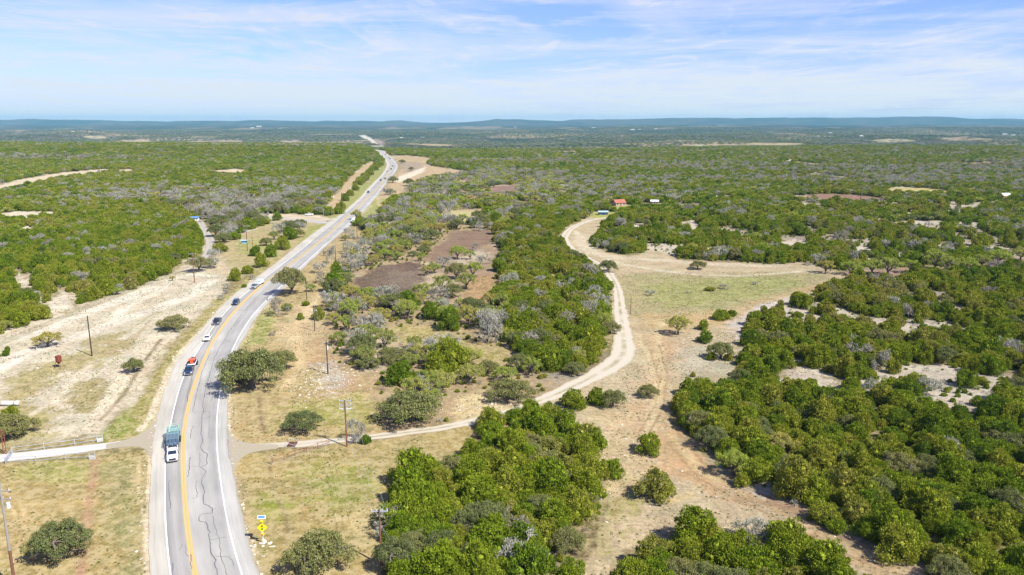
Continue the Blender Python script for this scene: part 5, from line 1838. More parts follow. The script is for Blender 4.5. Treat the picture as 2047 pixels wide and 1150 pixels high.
def rack(label, loc, rz, L, w_, z0, z1, mat, nrib, group=None):
    t = thing('pipe_rack', loc, rz, label, 'metal rack', group)
    b = BM()
    for s in (-1, 1):
        for z in (z0, (z0 + z1) / 2, z1):
            b.rod((s * w_, -L / 2, z), (s * w_, L / 2, z), 0.05)
    b.out('rail', mat, t)
    b = BM()
    for k in range(nrib):
        y = -L / 2 + L * k / (nrib - 1)
        for s in (-1, 1):
            b.rod((s * w_, y, z0), (s * w_, y, z1), 0.045)
        b.rod((-w_, y, z1), (w_, y, z1), 0.05).rod((-w_, y, z0), (w_, y, z0), 0.045)
        b.rod((-w_ * 0.35, y, z0), (-w_ * 0.35, y, z1), 0.035).rod((w_ * 0.35, y, z0), (w_ * 0.35, y, z1), 0.035)
    b.out('rib', mat, t)
    b = BM()
    for k in range(4):
        x_ = -w_ + 2 * w_ * (k + 0.5) / 4
        b.rod((x_, -L / 2, z1), (x_, L / 2, z1), 0.04)
    b.out('top_bar', mat, t)
    return t


rack('front stack of blue-grey pipe frames on the long flatbed trailer', off(tl, trz, 2.2), trz, 3.0, 1.08, 0.80, 2.3, steelblue, 7)
BM().box((0, 0, 1.05), (1.9, 2.6, 0.4), bev=0.05).out('sheet_stack', steelblue, thing('sheet_bundle', off(tl, trz, 2.2), trz, 'bundle of blue-grey sheets inside the front pipe frames', 'sheet bundle'))
rack('rear stack of teal pipe frames on the long flatbed trailer', off(tl, trz, -1.9), trz, 4.2, 1.1, 0.80, 2.0, teal_m, 10)
rg = thing('feeder_ring', off(tl, trz, -2.6), trz, 'pale green ring of bent pipe lying on top of the teal frames', 'pipe ring')
b = BM()
for zq in (2.12, 2.5):
    pr_ = [(math.cos(a_) * 1.12, math.sin(a_) * 1.45, zq) for a_ in np.linspace(0, 2 * PI, 21)]
    for a_, c_ in zip(pr_, pr_[1:]):
        b.rod(a_, c_, 0.05, n=6)
b.out('hoop', green_pipe, rg)
b = BM()
for a_ in np.linspace(0, 2 * PI, 13)[:-1]:
    b.rod((math.cos(a_) * 1.12, math.sin(a_) * 1.45, 2.08), (math.cos(a_) * 1.12, math.sin(a_) * 1.45, 2.54), 0.035, n=6)
b.out('upright', green_pipe, rg)

# --- dark pickup towing an orange machine
loc, rz = on_road(376, 752, 2.7)
pickup('dark blue pickup truck towing a small trailer with an orange machine', 'navy', loc, rz, L=5.6)
tl, trz = behind(loc, rz, 6.6)
trailer('short utility trailer with a white deck behind the dark blue pickup', tl, trz, L=4.4, w_=1.0, deck=whitem)
t = thing('orange_tractor', off(tl, trz, -0.1), trz, 'orange compact machine strapped on the short utility trailer', 'tractor')
BM().box((0, 0.35, 1.75), (1.75, 2.1, 0.16), bev=0.06).out('canopy', orange_m, t)
BM().box((0, 1.0, 1.25), (0.8, 1.1, 0.55), bev=0.1).out('bonnet', orange_m, t)
BM().box((0, -0.4, 1.0), (1.0, 1.2, 0.3), bev=0.05).out('chassis', black_m, t)
BM().rod((-.7, -.55, .9), (-.7, -.55, 1.7), .04).rod((.7, -.55, .9), (.7, -.55, 1.7), .04).rod((-.7, 1.2, .9), (-.7, 1.2, 1.7), .04).rod((.7, 1.2, .9), (.7, 1.2, 1.7), .04).out('roof_post', black_m, t)
for s in (-1, 1):
    BM().rod((s * .62, -.6, 1.2), (s * .9, -.6, 1.2), .44, n=16).out('wheel', rubber_m, t)
    BM().rod((s * .55, 1.1, 1.05), (s * .8, 1.1, 1.05), .28, n=14).out('wheel', rubber_m, t)
BM().box((0, -2.1, 1.15), (1.1, 0.9, 0.8), bev=0.1).out('mower_deck', black_m, t)

loc, rz = on_road(412, 684, 2.4)
suv('white sedan alone in the left lane on the bend', 'white', loc, rz, low=True)
loc, rz = on_road(431, 651, 2.9)
pickup('black pickup truck between the white sedan and the dark blue suv', 'black', loc, rz)
loc, rz = on_road(468.5, 611.5, 2.6)
suv('dark blue suv coming round the bend below the leaning oak', 'navy', loc, rz, L=5.0)
loc, rz = on_road(506, 579, 2.9)
pickup('silver pickup truck pulling a box trailer past the leaning oak', 'silver', loc, rz)
tl, trz = behind(loc, rz, 7.4)
t = trailer('pale open box trailer behind the silver pickup', tl, trz, L=5.2, w_=1.05, frame=whitem, deck=steelblue, name='box_trailer')
b = BM()
for s in (-1, 1):
    b.box((s * 1.05, 0, 1.15), (0.06, 5.2, 0.8))
b.box((0, 2.6, 1.15), (2.1, 0.06, 0.8)).out('side_wall', whitem, t)
BM().box((0, 0.1, 1.75), (2.0, 4.9, 0.08)).out('cover', plain('pale_tarp', (0.42, 0.50, 0.60), 0.6), t)

FARC = [(735.7, 386, 'black', 0, 0, 'dark suv coming alone down the straight below the far bend'), (760.8, 362, 'navy', 0, 1, 'dark pickup truck on the left lanes beside the far oak pair'),
        (770.3, 358, 'black', 1, 0, 'dark car driving away close to the far oak pair'), (774, 344, 'silver', 0, 0, 'pale grey car in the left lane inside the far bend'),
        (782, 339, 'navy', 1, 1, 'dark pickup truck driving away in the middle of the far bend'), (784.6, 333, 'black', 1, 0, 'black car driving away at the tip of the far bend'),
        (790, 333, 'silver', 1, 0, 'silver car on the outer shoulder of the far bend'), (777.6, 316.6, 'black', 0, 0, 'foremost dark car of the pair above the far bend'),
        (780, 318.4, 'black', 1, 0, 'dark car beside its twin above the far bend'), (770.5, 310, 'navy', 0, 1, 'dark pickup truck just below the crest of the highway'),
        (767, 306.4, 'white', 0, 0, 'white car cresting the top of the highway'), (772, 307.6, 'red', 1, 0, 'red car about to go over the top of the highway')]
for px_, py_, cl, aw, pk, lab in FARC:
    loc, rz = on_road(px_, py_, 2.0, bool(aw))
    (pickup if pk else suv)(lab, cl, loc, rz, 'vehicles far along the highway')
x, y, z = base_of(618, 431)
pickup('white pickup truck parked on the pale lot beside the side road', 'white', (x, y, z + 0.03), PI / 2 + 0.1)
x, y, z = base_of(707, 445)
t = thing('white_van', (x, y, z + 0.04), heading(y), 'white van with a box body stopped under the forked tree on the right shoulder', 'van')
BM().loft([rsec(3.3, .8, .5, 1.2), rsec(3.0, .95, .4, 1.4), rsec(2.2, 1.05, .4, 2.0), rsec(1.9, 1.05, .4, 2.5), rsec(-3.3, 1.08, .4, 2.7)]).out('body', whitem, t)
BM().poly([(-.85, 2.78, 1.5), (.85, 2.78, 1.5), (.8, 2.22, 2.05), (-.8, 2.22, 2.05)]).out('windshield', glass_m, t)
for s in (-1, 1):
    for y_ in (2.2, -2.0):
        wheel(t, s * 0.9, y_, 0.38, 0.25)


# --- utility poles
def upole(px, pyb, pyt, label, arms=(), mat=wood_m, r=0.17, topmat=None, split=0.35, rz=0.0, extra=None, name='utility_pole', cat='utility pole', guy=False):
    x, y, z = base_of(px, pyb)
    h = height_for(px, pyb, pyt)
    t = thing(name, (x, y, z), rz, label, cat)
    if topmat:
        BM().rod((0, 0, -0.3), (0, 0, h * split), r, r * 0.9, 10).out('pole', mat, t)
        BM().rod((0, 0, h * split), (0, 0, h), r * 0.9, r * 0.62, 10).out('pole_top', topmat, t)
    else:
        BM().rod((0, 0, -0.3), (0, 0, h), r, r * 0.65, 10).out('pole', mat, t)
    for dz, wd, am, npin in arms:
        za = h - dz
        c = BM().box((0, r * 0.9, za), (wd, 0.12, 0.14)).rod((-wd * 0.3, r * 0.9, za), (0, r * 0.8, za - 0.7), 0.025).rod((wd * 0.3, r * 0.9, za), (0, r * 0.8, za - 0.7), 0.025).out('crossarm', am, t)
        for k in range(npin):
            xx = -wd / 2 + 0.12 + (wd - 0.24) * k / max(1, npin - 1)
            BM().rod((xx, r * 0.9, za + 0.07), (xx, r * 0.9, za + 0.34), 0.05, 0.07, 8).out('insulator', porc_m, c)
    if extra == 'box':
        BM().rod((0.85, 0, h - 4.3), (0.85, 0, h - 3.5), 0.24, 0.24, 12).out('transformer', porc_m, t)
    if extra == 'can':
        BM().rod((0.28, 0, h - 2.2), (0.28, 0, h - 1.3), 0.2, 0.2, 12).out('transformer', porc_m, t)
    if guy:
        BM().rod((0, 0, h * 0.75), (1.6, 2.4, 0), 0.018, n=5).rod((0, 0, h * 0.75), (3.0, 1.2, 0), 0.018, n=5).out('guy_wire', galv_m, t)
    return t, h


upole(31, 1178, 957, 'two-tone utility pole with crossarms at the bottom left corner', ((1.9, 2.4, woodg_m, 3), (3.1, 2.4, woodg_m, 3)), wood_m, 0.22, woodg_m, 0.36, -0.1, 'box')
W1 = upole(762.5, 1129, 1019, 'brown utility pole with a pale crossarm beside the bottom centre thicket', ((0.35, 2.5, galv_m, 4),), wood_m, 0.17, None, 0.4, 0.05, None, guy=True)
W2 = upole(693.5, 893, 800, 'reddish pole with two white crossarms at the gravel road', ((0.2, 2.5, galv_m, 3), (1.1, 2.4, galv_m, 4), (1.9, 2.4, porc_m, 4)), wood_m, 0.18, None, 0.4, 0.0)
W3 = upole(655.5, 748, 683, 'dark utility pole with a small transformer above the rubble patch', ((0.5, 1.2, dwood_m, 2),), dwood_m, 0.19, None, 0.4, 0.9, 'can')
W4 = upole(629.5, 662, 611, 'slim utility pole with a short crossarm at the savanna edge', ((1.6, 1.8, galv_m, 3),), dwood_m, 0.15)
W5 = upole(613.5, 600, 557, 'plain thin pole behind the tall olive oak', (), dwood_m, 0.15)
W6 = upole(672, 537, 497, 'dark pole in front of the grey shaggy tree', (), dwood_m, 0.18)
upole(686.5, 501, 482, 'short dark pole left of the brown track on the right verge', (), dwood_m, 0.14)
upole(714, 476, 452, 'middle pole of the three beside the right verge opposite the side road', (), dwood_m, 0.16)
upole(742.5, 454, 427, 'tall dark pole next to the small white sign', (), dwood_m, 0.18)
upole(736, 461, 446, 'short pole between the two tall dark ones right of the side road', (), dwood_m, 0.12)
upole(792, 399, 379, 'dark pole beside the far dirt turnout', (), dwood_m, 0.22)
upole(683, 402, 384, 'pole standing on the cleared strip left of the far highway', (), dwood_m, 0.22)
upole(389, 565, 507, 'dark pole with two wide white crossarms near the left lane', ((0.2, 3.0, galv_m, 3), (2.2, 3.2, galv_m, 4)), wood_m, 0.2)
upole(495, 502, 451, 'pole with stacked grey crossarms beside the blue box', ((0.3, 2.8, galv_m, 3), (2.4, 3.4, galv_m, 4), (3.4, 2.6, woodg_m, 2)), wood_m, 0.2)
upole(505.5, 498, 472, 'plain pole right of the blue box', (), wood_m, 0.15)
upole(184, 712, 631, 'black plain pole leaning on the left caliche near the rusty hopper', (), dwood_m, 0.2)
upole(1260.5, 628, 591, 'thin brown pole beside the gravel road in the right clearing', (), wood_m, 0.13)
upole(1660.5, 542, 508, 'black thin pole at the edge of the wood on the far right', (), dwood_m, 0.16)
upole(1831, 399, 384, 'far black pole in front of the yellow field', (), dwood_m, 0.25)
upole(1720, 403, 388, 'far black pole in front of the brown field', (), dwood_m, 0.25)
upole(647.5, 438, 418, 'pale grey lamp post at the mouth of the side road', ((0.2, 1.6, galv_m, 0),), galv_m, 0.13, name='lamp_post', cat='lamp post')

def span(A_, B_, label, offs, dz):
    (ta, ha), (tb, hb) = A_, B_
    pa, pb = Vector(ta.location) + Vector((0, 0, ha - dz)), Vector(tb.location) + Vector((0, 0, hb - dz))
    o = thing('power_line', pa, 0, label, 'power line')
    for k in offs:
        b = BM()
        a0, b0 = Vector((k, 0, 0)), pb - pa + Vector((k, 0, 0))
        pts = [a0.lerp(b0, t) - Vector((0, 0, 4 * t * (1 - t) * (b0 - a0).length * 0.022)) for t in np.linspace(0, 1, 13)]
        for p, q_ in zip(pts, pts[1:]):
            b.rod(p, q_, 0.014, n=5)
        b.out('wire', galv_m, o)


span(W1, W2, 'sagging wires between the bottom centre pole and the double crossarm pole', (-1.1, 0, 1.1), 0.1)
span(W2, W3, 'sagging wires between the double crossarm pole and the pole above the rubble', (-0.9, 0.9), 0.5)
span(W3, W4, 'sagging wires between the transformer pole and the savanna edge pole', (-0.6, 0.6), 0.6)
span(W4, W5, 'sagging wires running to the plain pole behind the tall oak', (-0.5, 0.5), 0.6)

# --- signal warning sign
x, y, z = base_of(526.5, 1086.5)
t = thing('warning_sign', (x, y, z), 0.05, 'yellow diamond warning sign with traffic signal symbol and solar panel', 'road sign')
BM().rod((0, 0, 0), (0, 0, 4.4), 0.06, 0.06, 10).out('post', whitem, t)
BM().rod((0, 0, -0.1), (0, 0, 0.14), 0.34, 0.26, 12).out('footing', conc_m, t)
s_ = 0.80
dm = BM().poly([(0, -0.09, 2.75 - s_), (s_, -0.09, 2.75), (0, -0.09, 2.75 + s_), (-s_, -0.09, 2.75)], 0.03, (0, -1, 0)).out('sign_plate', sign_y, t)
BM().box((0, -0.10, 2.75), (0.30, 0.012, 0.78)).out('signal_symbol', sign_k, dm)
for zz_, mm in ((3.01, sign_r), (2.75, sign_y), (2.49, sign_g)):
    BM().rod((0, -0.108, zz_), (0, -0.122, zz_), 0.125, n=16).out('signal_disc', mm, dm)
for zz_ in (1.62, 3.72):
    bc = BM().box((0, -0.08, zz_), (0.42, 0.22, 0.42), bev=0.05).out('beacon', sign_y, t)
    BM().rod((0, -0.20, zz_), (0, -0.26, zz_), 0.13, n=14).out('beacon_lens', plain('amber_lens', (0.45, 0.16, 0.01), 0.2), bc)
pn = BM().box((0, 0.05, 4.45), (1.25, 0.62, 0.05), rx=math.radians(38)).out('solar_panel', whitem, t)
BM().box((0, 0.03, 4.478), (1.05, 0.46, 0.012), rx=math.radians(38)).out('solar_cells', solar_m, pn)


def rock(label, x, y, s, rs, group=None):
    V, Fi = ICO2 if s > 0.3 else ICO1
    k = 1 + 0.22 * np.sin(V @ rs.normal(0, 2.2, (3, 1)) + rs.uniform(0, 6)) + rs.normal(0, 0.07, (len(V), 1))
    V = V * k * np.array([s, s * rs.uniform(0.6, 1), s * rs.uniform(0.35, 0.6)])
    me = mesh_np('limestone_rock', V, Fi, [stone_m])
    o = link('limestone_rock', me, None, (x, y, float(hgt(x, y)) + s * 0.15))
    o.rotation_euler = (0, 0, rs.uniform(0, 6))
    return tag(o, label, 'rock', group)


rs = np.random.RandomState(3)
for k in range(16):
    a, d_ = rs.uniform(0, 6.28), rs.uniform(0.5, 2.4)
    rock('pale limestone rock scattered around the foot of the signal warning sign', x + math.cos(a) * d_, y - 0.4 + math.sin(a) * d_ * 0.6, rs.uniform(0.14, 0.36), rs, 'rocks at the foot of the warning sign')

# small white sign on the right verge
x, y, z = base_of(748, 439)
t = thing('small_sign', (x, y, z), 0, 'small blank white roadside sign seen from behind on the right verge', 'sign')
BM().rod((-.9, 0, 0), (-.9, 0, 1.4), .05).rod((.9, 0, 0), (.9, 0, 1.4), .05).out('post', galv_m, t)
BM().box((0, -0.07, 1.7), (2.6, 0.04, 1.3)).out('board', whitem, t)

# --- pipe fences of the left driveway
def fence_run(px_pts, label, h=1.35, end=True, mat=galv_m, name='pipe_fence', rails=(0.95, 0.35), pr=0.065, group=None):
    P = [base_of(*p) for p in px_pts]
    o = P[0]
    t = thing(name, o, 0, label, 'fence', group)
    L_ = [Vector((p[0] - o[0], p[1] - o[1], 0)) for p in P]
    for v in L_:
        BM().rod(v + Vector((0, 0, -0.1)), v + Vector((0, 0, h)), pr, pr * 0.95).rod(v + Vector((0, 0, h)), v + Vector((0, 0, h + 0.08)), pr * 1.1, pr * 0.4).out('post', mat, t)
    b = BM()
    for a, c in zip(L_, L_[1:]):
        for z_ in rails:
            b.rod(a + Vector((0, 0, h * z_)), c + Vector((0, 0, h * z_)), pr * 0.62)
    b.out('rail', mat, t)
    if end:
        a = L_[-1]
        d_ = (L_[-2] - a).normalized() * 1.1
        BM().rod(a + d_ + Vector((0, 0, -.1)), a + d_ + Vector((0, 0, h * .8)), pr).rod(a + Vector((0, 0, h * .55)), a + d_ + Vector((0, 0, h * .55)), pr * .6).out('brace', mat, t)
        cb = a + d_ * 0.5
        BM().box((cb.x, cb.y, 0.35), (1.1, 0.5, 0.7), rz=math.atan2(d_.y, d_.x), bev=0.04).out('counterweight', conc_m, t)
    return t


fence_run([(25, 907), (88.5, 899), (150, 891), (206, 882)], 'grey pipe fence along the far side of the white driveway')
fence_run([(11, 927), (72, 925), (131, 919.5), (190.5, 918)], 'grey pipe fence along the near side of the white driveway')
a_, c_ = base_of(25, 907), base_of(11, 927)
t = thing('pipe_gate', a_, 0, 'low grey pipe gate closing the left end of the white driveway', 'gate')
v = Vector((c_[0] - a_[0], c_[1] - a_[1], 0))
b = BM()
for z_ in (0.25, 0.55, 0.85, 1.15):
    b.rod(v * 0.04 + Vector((0, 0, z_)), v * 0.96 + Vector((0, 0, z_)), 0.05)
b.out('gate_rail', galv_m, t)
b = BM()
for u_ in (0.04, 0.5, 0.96):
    b.rod(v * u_ + Vector((0, 0, 0.15)), v * u_ + Vector((0, 0, 1.25)), 0.05)
b.out('gate_upright', galv_m, t)

# rusty lattice gateway
a_, c_ = base_of(20, 908), base_of(6, 930)
t = thing('rusty_gateway', a_, 0, 'tall rusty lattice gateway posts at the left edge of the driveway', 'gateway')
v = Vector((c_[0] - a_[0], c_[1] - a_[1], 0))
for base in (Vector((-1.0, 0, 0)), v + Vector((-1.0, 0, 0))):
    b = BM()
    for s in (-0.28, 0.28):
        b.rod(base + Vector((s, 0, -0.1)), base + Vector((s, 0.2, 5.2)), 0.07)
    b.out('gate_post', rust2_m, t)
    b = BM()
    for k in range(7):
        s = 0.28 if k % 2 else -0.28
        b.rod(base + Vector((s, 0.03 * k, 0.1 + k * 0.7)), base + Vector((-s, 0.03 * k + 0.03, 0.8 + k * 0.7)), 0.045)
    b.out('lattice', rust2_m, t)

# fence by the cattle guard
fence_run([(545, 926), (568, 919), (590, 912), (613, 904), (636, 897), (658, 889)], 'thin brown pipe fence running beside the gravel road entrance', 1.15, False, rust2_m, rails=(0.95, 0.5), pr=0.05)
x, y, z = base_of(543.5, 929)
t = thing('broken_post', (x, y, z), 0, 'broken leaning wooden fence post at the end of the brown pipe fence', 'post')
BM().rod((0, 0, -.1), (0.05, 0, 1.5), 0.11, 0.08).out('post', woodg_m, t)
BM().rod((0.05, 0, 1.0), (-1.0, 0.3, 1.9), 0.06, 0.04).rod((0.03, 0, 1.3), (0.3, .2, 2.1), 0.05, 0.03).out('brace', woodg_m, t)
x, y, z = base_of(584, 889)
t = thing('cattle_guard', (x, y, z + 0.05), 0.05, 'dark steel cattle guard set across the gravel road', 'cattle guard')
BM().box((0, 0, 0.02), (1.75, 2.3, 0.04)).out('pit_shade', sign_k, t)  # flat black slab, the shade below the bars put into its colour
b = BM()
for k in range(9):
    b.rod((-0.8 + k * 0.2, -1.15, 0.09), (-0.8 + k * 0.2, 1.15, 0.09), 0.04)
b.out('bar', rust2_m, t)
BM().rod((-0.9, -1.3, 0), (-0.9, -1.3, 0.9), 0.05).rod((0.9, -1.3, 0), (0.9, -1.3, 0.9), 0.05).rod((-0.9, 1.3, 0), (-0.9, 1.3, 0.9), 0.05).rod((0.9, 1.3, 0), (0.9, 1.3, 0.9), 0.05).out('post', galv_m, t)
b = BM()
for s in (-1, 1):
    b.rod((-0.9, s * 1.3, 0.9), (0.9, s * 1.3, 0.3), 0.04)
b.out('wing', galv_m, t)

# rusty hopper
x, y, z = base_of(119, 735)
t = thing('feed_hopper', (x, y, z), 0.3, 'rust-red feed hopper with cone bottom on thin legs standing on the caliche', 'feed hopper')
BM().rod((0, 0, 1.75), (0, 0, 3.25), 0.72, 0.72, 24).out('drum', rust_m, t, False)
BM().rod((0, 0, 1.05), (0, 0, 1.75), 0.12, 0.72, 24).out('cone', rust_m, t)
BM().rod((0, 0, 3.25), (0, 0, 3.36), 0.74, 0.5, 24).out('lid', rust_m, t)
for k in range(4):
    a = k * PI / 2 + 0.5
    BM().rod((math.cos(a) * .70, math.sin(a) * .70, 1.95), (math.cos(a) * 1.05, math.sin(a) * 1.05, -0.05), 0.05).out('leg', rust2_m, t)
# culvert pipe
x, y, z = base_of(23, 811)
t = thing('culvert_pipe', (x, y, z), 0.02, 'big grey banded culvert pipe lying on the ground at the left edge', 'pipe')
nseg = 24
for y0_, y1_, rr, nm in ((-2.1, 0.8, 0.58, 'pipe'), (0.9, 2.1, 0.58, 'pipe')):
    b = BM()
    rings = [[(xx, math.cos(a) * r_, 0.58 + math.sin(a) * r_) for a in np.linspace(0, 2 * PI, nseg + 1)[:-1]] for xx, r_ in ((y0_, rr), (y1_, rr), (y1_, rr - .07), (y0_, rr - .07), (y0_, rr))]
    b.loft(rings, cap=False)
    b.out(nm, conc_m, t, True)
BM().rod((0.80, 0, .58), (0.90, 0, .58), 0.63, n=24).out('band', rust2_m, t)
BM().rod((2.1, 0, .58), (2.14, 0, .58), 0.60, n=24).out('end_ring', plain('ochre_rim', (0.45, 0.33, 0.16), 0.8), t)


# --- buildings
def house(px, py, L, D, hw, hr, wall, roof, label, rz=0.0, name='house', cat='house', nwin=3, porch=False):
    x, y, z = base_of(px, py)
    y += D / 2
    t = thing(name, (x, y, float(hgt(x, y)) - 0.1), rz, label, cat)
    BM().loft([[(-L / 2, -D / 2, 0), (L / 2, -D / 2, 0), (L / 2, D / 2, 0), (-L / 2, D / 2, 0)], [(-L / 2, -D / 2, hw), (L / 2, -D / 2, hw), (L / 2, D / 2, hw), (-L / 2, D / 2, hw)]]).out('wall', wall, t)
    e = 0.5
    b = BM()
    b.loft([[(-L / 2 - e, -D / 2 - e, hw - .1), (-L / 2 - e, 0, hw + hr), (-L / 2 - e, D / 2 + e, hw - .1), (-L / 2 - e, D / 2 + e, hw + .05), (-L / 2 - e, 0, hw + hr + .18), (-L / 2 - e, -D / 2 - e, hw + .05)],
            [(L / 2 + e, -D / 2 - e, hw - .1), (L / 2 + e, 0, hw + hr), (L / 2 + e, D / 2 + e, hw - .1), (L / 2 + e, D / 2 + e, hw + .05), (L / 2 + e, 0, hw + hr + .18), (L / 2 + e, -D / 2 - e, hw + .05)]])
    b.out('roof', roof, t)
    BM().poly([(-L / 2 - .02, -D / 2, hw), (-L / 2 - .02, D / 2, hw), (-L / 2 - .02, 0, hw + hr)], 0.04, (-1, 0, 0)).poly([(L / 2 + .02, -D / 2, hw), (L / 2 + .02, 0, hw + hr), (L / 2 + .02, D / 2, hw)], 0.04, (1, 0, 0)).out('gable', wall, t)
    k0 = 0
    for k in range(nwin):
        xx = -L / 2 + L * (k + 0.5) / nwin
        if k == nwin // 2:
            BM().box((xx, -D / 2 - .02, min(1.05, hw * .42)), (L * 0.1, 0.06, min(2.1, hw * .84))).out('door', dwood_m, t)
        else:
            w = BM().box((xx, -D / 2 - .02, hw * 0.55), (L * 0.13, 0.05, hw * 0.36)).out('window', glass_m, t)
            BM().box((xx, -D / 2 - .04, hw * 0.55 - hw * 0.2), (L * 0.15, 0.08, 0.08)).out('sill', whitem, w)
    return t


blue_roof = plain('pale_blue_metal_roof', (0.30, 0.42, 0.45), 0.5, 0.1)
red_roof = plain('red_metal_roof', (0.36, 0.11, 0.065), 0.6, var=0.35)
tan_w = plain('tan_siding', (0.40, 0.30, 0.20), 0.8)
blue_w = plain('dark_blue_siding', (0.05, 0.08, 0.16), 0.7)
house(1206, 430, 6.4, 4.0, 2.1, 0.7, blue_w, blue_roof, 'dark blue shed with pale blue metal roof at the end of the gravel road', 0.05, 'shed', 'shed')
house(1238, 412, 8.5, 7.0, 2.6, 2.2, tan_w, red_roof, 'red-roofed farmhouse half hidden by trees beyond the blue shed', 0.35)
house(1309, 408, 6.0, 4.0, 2.2, 0.9, tan_w, whitem, 'small tan shed with white roof right of the red farmhouse', -0.1, 'shed', 'shed')
house(388, 441, 4.6, 3.4, 1.9, 0.6, whitem, plain('blue_metal_roof', (0.10, 0.22, 0.50), 0.4), 'little white shed with bright blue roof at the end of the left lane', 0.1, 'shed', 'shed')
house(488, 487, 2.9, 1.7, 1.6, 0.3, plain('sky_blue_steel', (0.16, 0.42, 0.55), 0.4), blue_roof, 'sky-blue metal storage box beside the pole with stacked crossarms', 0.1, 'storage_box', 'storage box', 0)
house(2012, 399, 7.0, 5.0, 3.4, 1.8, plain('ochre_wall', (0.65, 0.38, 0.10), 0.7), whitem, 'ochre hut rising out of the woods at the far right', 0.2, 'hut', 'hut')
BARN = [(504, 257, 60, 'white barn left of a larger one on the far left plain'), (517, 257, 90, 'largest white barn on the far left plain'), (560, 256, 40, 'small white farm building on the far plain above the highway'), (802, 277, 40, 'white farm building on the plain right of the far highway'),
        (845, 273, 30, 'small bright white house on the plain right of the far highway'), (1030, 255, 50, 'white farm on the far plain in the middle of the view'), (1187, 257, 60, 'long white barn on the far plain, left of a row'), (1265, 258, 60, 'white shed of the pair on the far middle right plain'),
        (1279, 258, 44, 'right white shed of the pair on the far middle right plain'), (1311, 259, 46, 'white shed standing apart right of the pair on the far plain'), (1660, 267, 34, 'bright white tank-like house on the right plain'), (1722, 273, 34, 'pale farm building on the right plain'),
        (2010, 270, 50, 'left white barn at the far right edge'), (2026, 269, 44, 'right white barn at the far right edge'), (1312, 296, 12, 'lone white house in the woods beyond the red farmhouse'), (1481, 322, 9, 'white roof in the woods far beyond the right clearing'), (145, 263, 40, 'white farm building on the slope of the far left hill')]
barnw = plain('barn_white', (0.45, 0.44, 0.42), 0.7)
for a, b_, L_, lab in BARN:
    house(a, b_, L_ * 0.7, L_ * 0.35, L_ * 0.11, L_ * 0.07, barnw, barnw, lab, (a * 7 % 5 - 2) * 0.1, 'barn', 'barn', 3)

# --- low growth and rubble
def stuff_points(name, mats_meshes, X, Y, S, seed, label, cat, zs=1.0):
    key = '_' + name
    KINDS[key] = [(None, None, m) for m in mats_meshes]
    o = woodland(name, key, X, Y, S, seed, zs)
    o['label'], o['category'] = label, cat
    return o


def tuft(seed, n, mat, nm):
    rs = np.random.RandomState(seed)
    d = unit(rs.normal(0, 1, (n, 3)) + np.array([0, 0, 0.7]))
    d[:, 2] = np.abs(d[:, 2])
    P = d * rs.uniform(0.25, 1, (n, 1)) * np.array([1, 1, 0.7])
    V, Fq = leaves(P, d, 0.34, rs, 0.8, 1.8)
    me = mesh_np(nm, V, Fq, [mat])
    me.attributes.new('tint', 'FLOAT', 'FACE').data.foreach_set('value', rs.uniform(0.7, 1.4, n).astype(np.float32))
    return me


dry_m = leaf_mat('dry_weeds', [(0.0, (0.16, 0.13, 0.06)), (0.4, (0.24, 0.20, 0.10)), (0.7, (0.17, 0.18, 0.06)), (1.0, (0.30, 0.25, 0.14))], None, 0.2)
weed_m = leaf_mat('green_weeds', [(0.0, (0.07, 0.10, 0.02)), (0.5, (0.13, 0.15, 0.03)), (1.0, (0.19, 0.20, 0.05))], None, 0.2)
x, y, rs = scatter(84, 330, 0.85, 0.72, 61)
k = (fbm(x, y, 5, 91, 4) > 0.49) & (rs.uniform(0, 1, len(x)) < 0.6)
x, y = x[k], y[k]
k = (road_clear(x, y) > 0.5) & (open_clear(x, y) < 0)
x, y = x[k], y[k]
gsel = rs.uniform(0, 1, len(x)) < 0.25
stuff_points('dry_grass', [tuft(i, 26, dry_m, 'dry_tuft') for i in range(3)], x[~gsel], y[~gsel], rs.uniform(0.10, 0.30, (~gsel).sum()), 71, 'dry straw-coloured grass tufts over the open ground', 'dry grass', 0.8)
stuff_points('weeds', [tuft(10 + i, 30, weed_m, 'weed') for i in range(3)], x[gsel], y[gsel], rs.uniform(0.12, 0.34, gsel.sum()), 72, 'low green weeds over the open ground', 'weeds', 0.8)
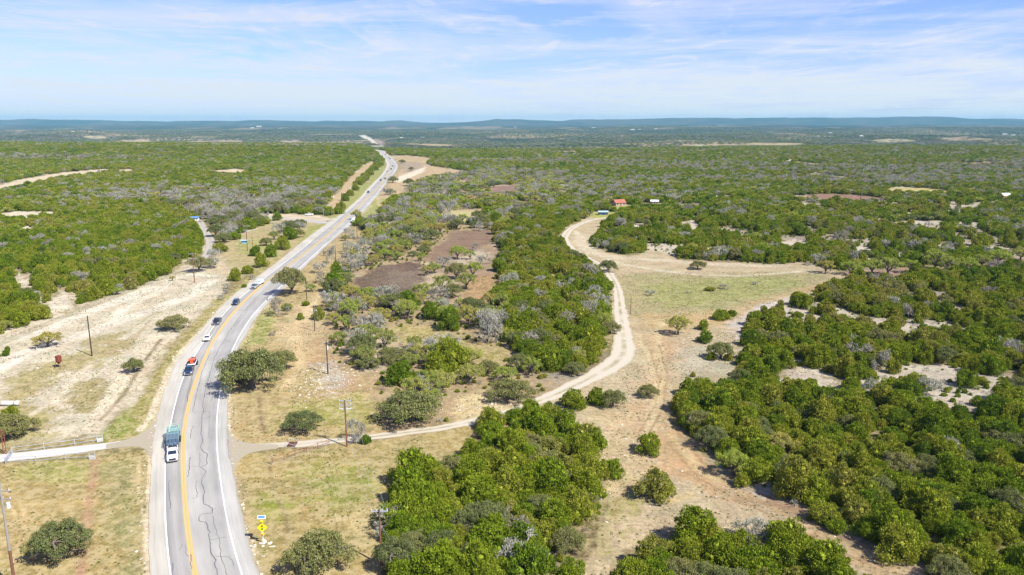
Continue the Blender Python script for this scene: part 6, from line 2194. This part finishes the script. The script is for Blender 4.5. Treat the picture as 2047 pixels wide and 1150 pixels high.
# brush under the trees of the woods
x, y, rs = scatter(84, 480, 2.6, 0.72, 62)
z_ = zone_of(x, y)
k = (z_ >= 0) & (rs.uniform(0, 1, len(x)) < 0.5) & (road_clear(x, y) > 1.2) & (open_clear(x, y) > 0.4)
x, y = x[k], y[k]
stuff_points('underbrush', [KINDS['far_juniper'][0][2], KINDS['far_juniper'][1][2], KINDS['far_bare'][0][2]], x, y, rs.uniform(0.35, 1.0, len(x)), 73, 'low brush filling the floor of the woods', 'brush', 0.9)
# rubble
V, Fi = ICO1
rk = []
for i in range(3):
    r_ = np.random.RandomState(i)
    rk.append(mesh_np('stone', V * (1 + r_.normal(0, 0.16, (len(V), 1))) * np.array([1, 0.8, 0.5]), Fi, [stone_m]))
RX, RY = [], []
rs = np.random.RandomState(5)
for cxp, cyp, sx_, sy_, n in ((652, 762, 5.5, 7, 420), (715, 700, 6, 8, 160), (965, 812, 6, 3, 200), (668, 615, 5, 6, 120), (770, 690, 5, 8, 150), (1290, 950, 18, 14, 160), (1450, 690, 7, 12, 140), (120, 780, 18, 16, 160)):
    gx, gy, _ = base_of(cxp, cyp)
    RX.append(gx + rs.normal(0, sx_, n)); RY.append(gy + rs.normal(0, sy_, n))
for e, s in ((0, -1), (4, 1)):        # stones along the pavement edges
    yq = rs.uniform(90, 330, 260)
    RX.append(road_x(e, yq) + s * rs.gamma(1.2, 0.5, 260)); RY.append(yq)
x, y = np.concatenate(RX), np.concatenate(RY)
k = (road_clear(x, y) > 0.05) & (y > 84)
stuff_points('rubble', rk, x[k], y[k], rs.gamma(2.0, 0.055, k.sum()) + 0.05, 74, 'pale limestone rubble scattered over bare ground', 'rubble')

# ================================================================ HAZE
hz = BM()
hz.box((0, 10500, 75), (60000, 25000, 330))
m, q = new_mat('haze')
v_ = q.n('ShaderNodeVolumePrincipled', {'Color': (0.27, 0.61, 0.80, 1), 'Density': 4.4e-5})
v_.inputs['Anisotropy'].default_value = 0.0
q.n('ShaderNodeOutputMaterial', {'Volume': v_.outputs[0]})
o = hz.out('haze', m)
tag(o, kind='stuff')
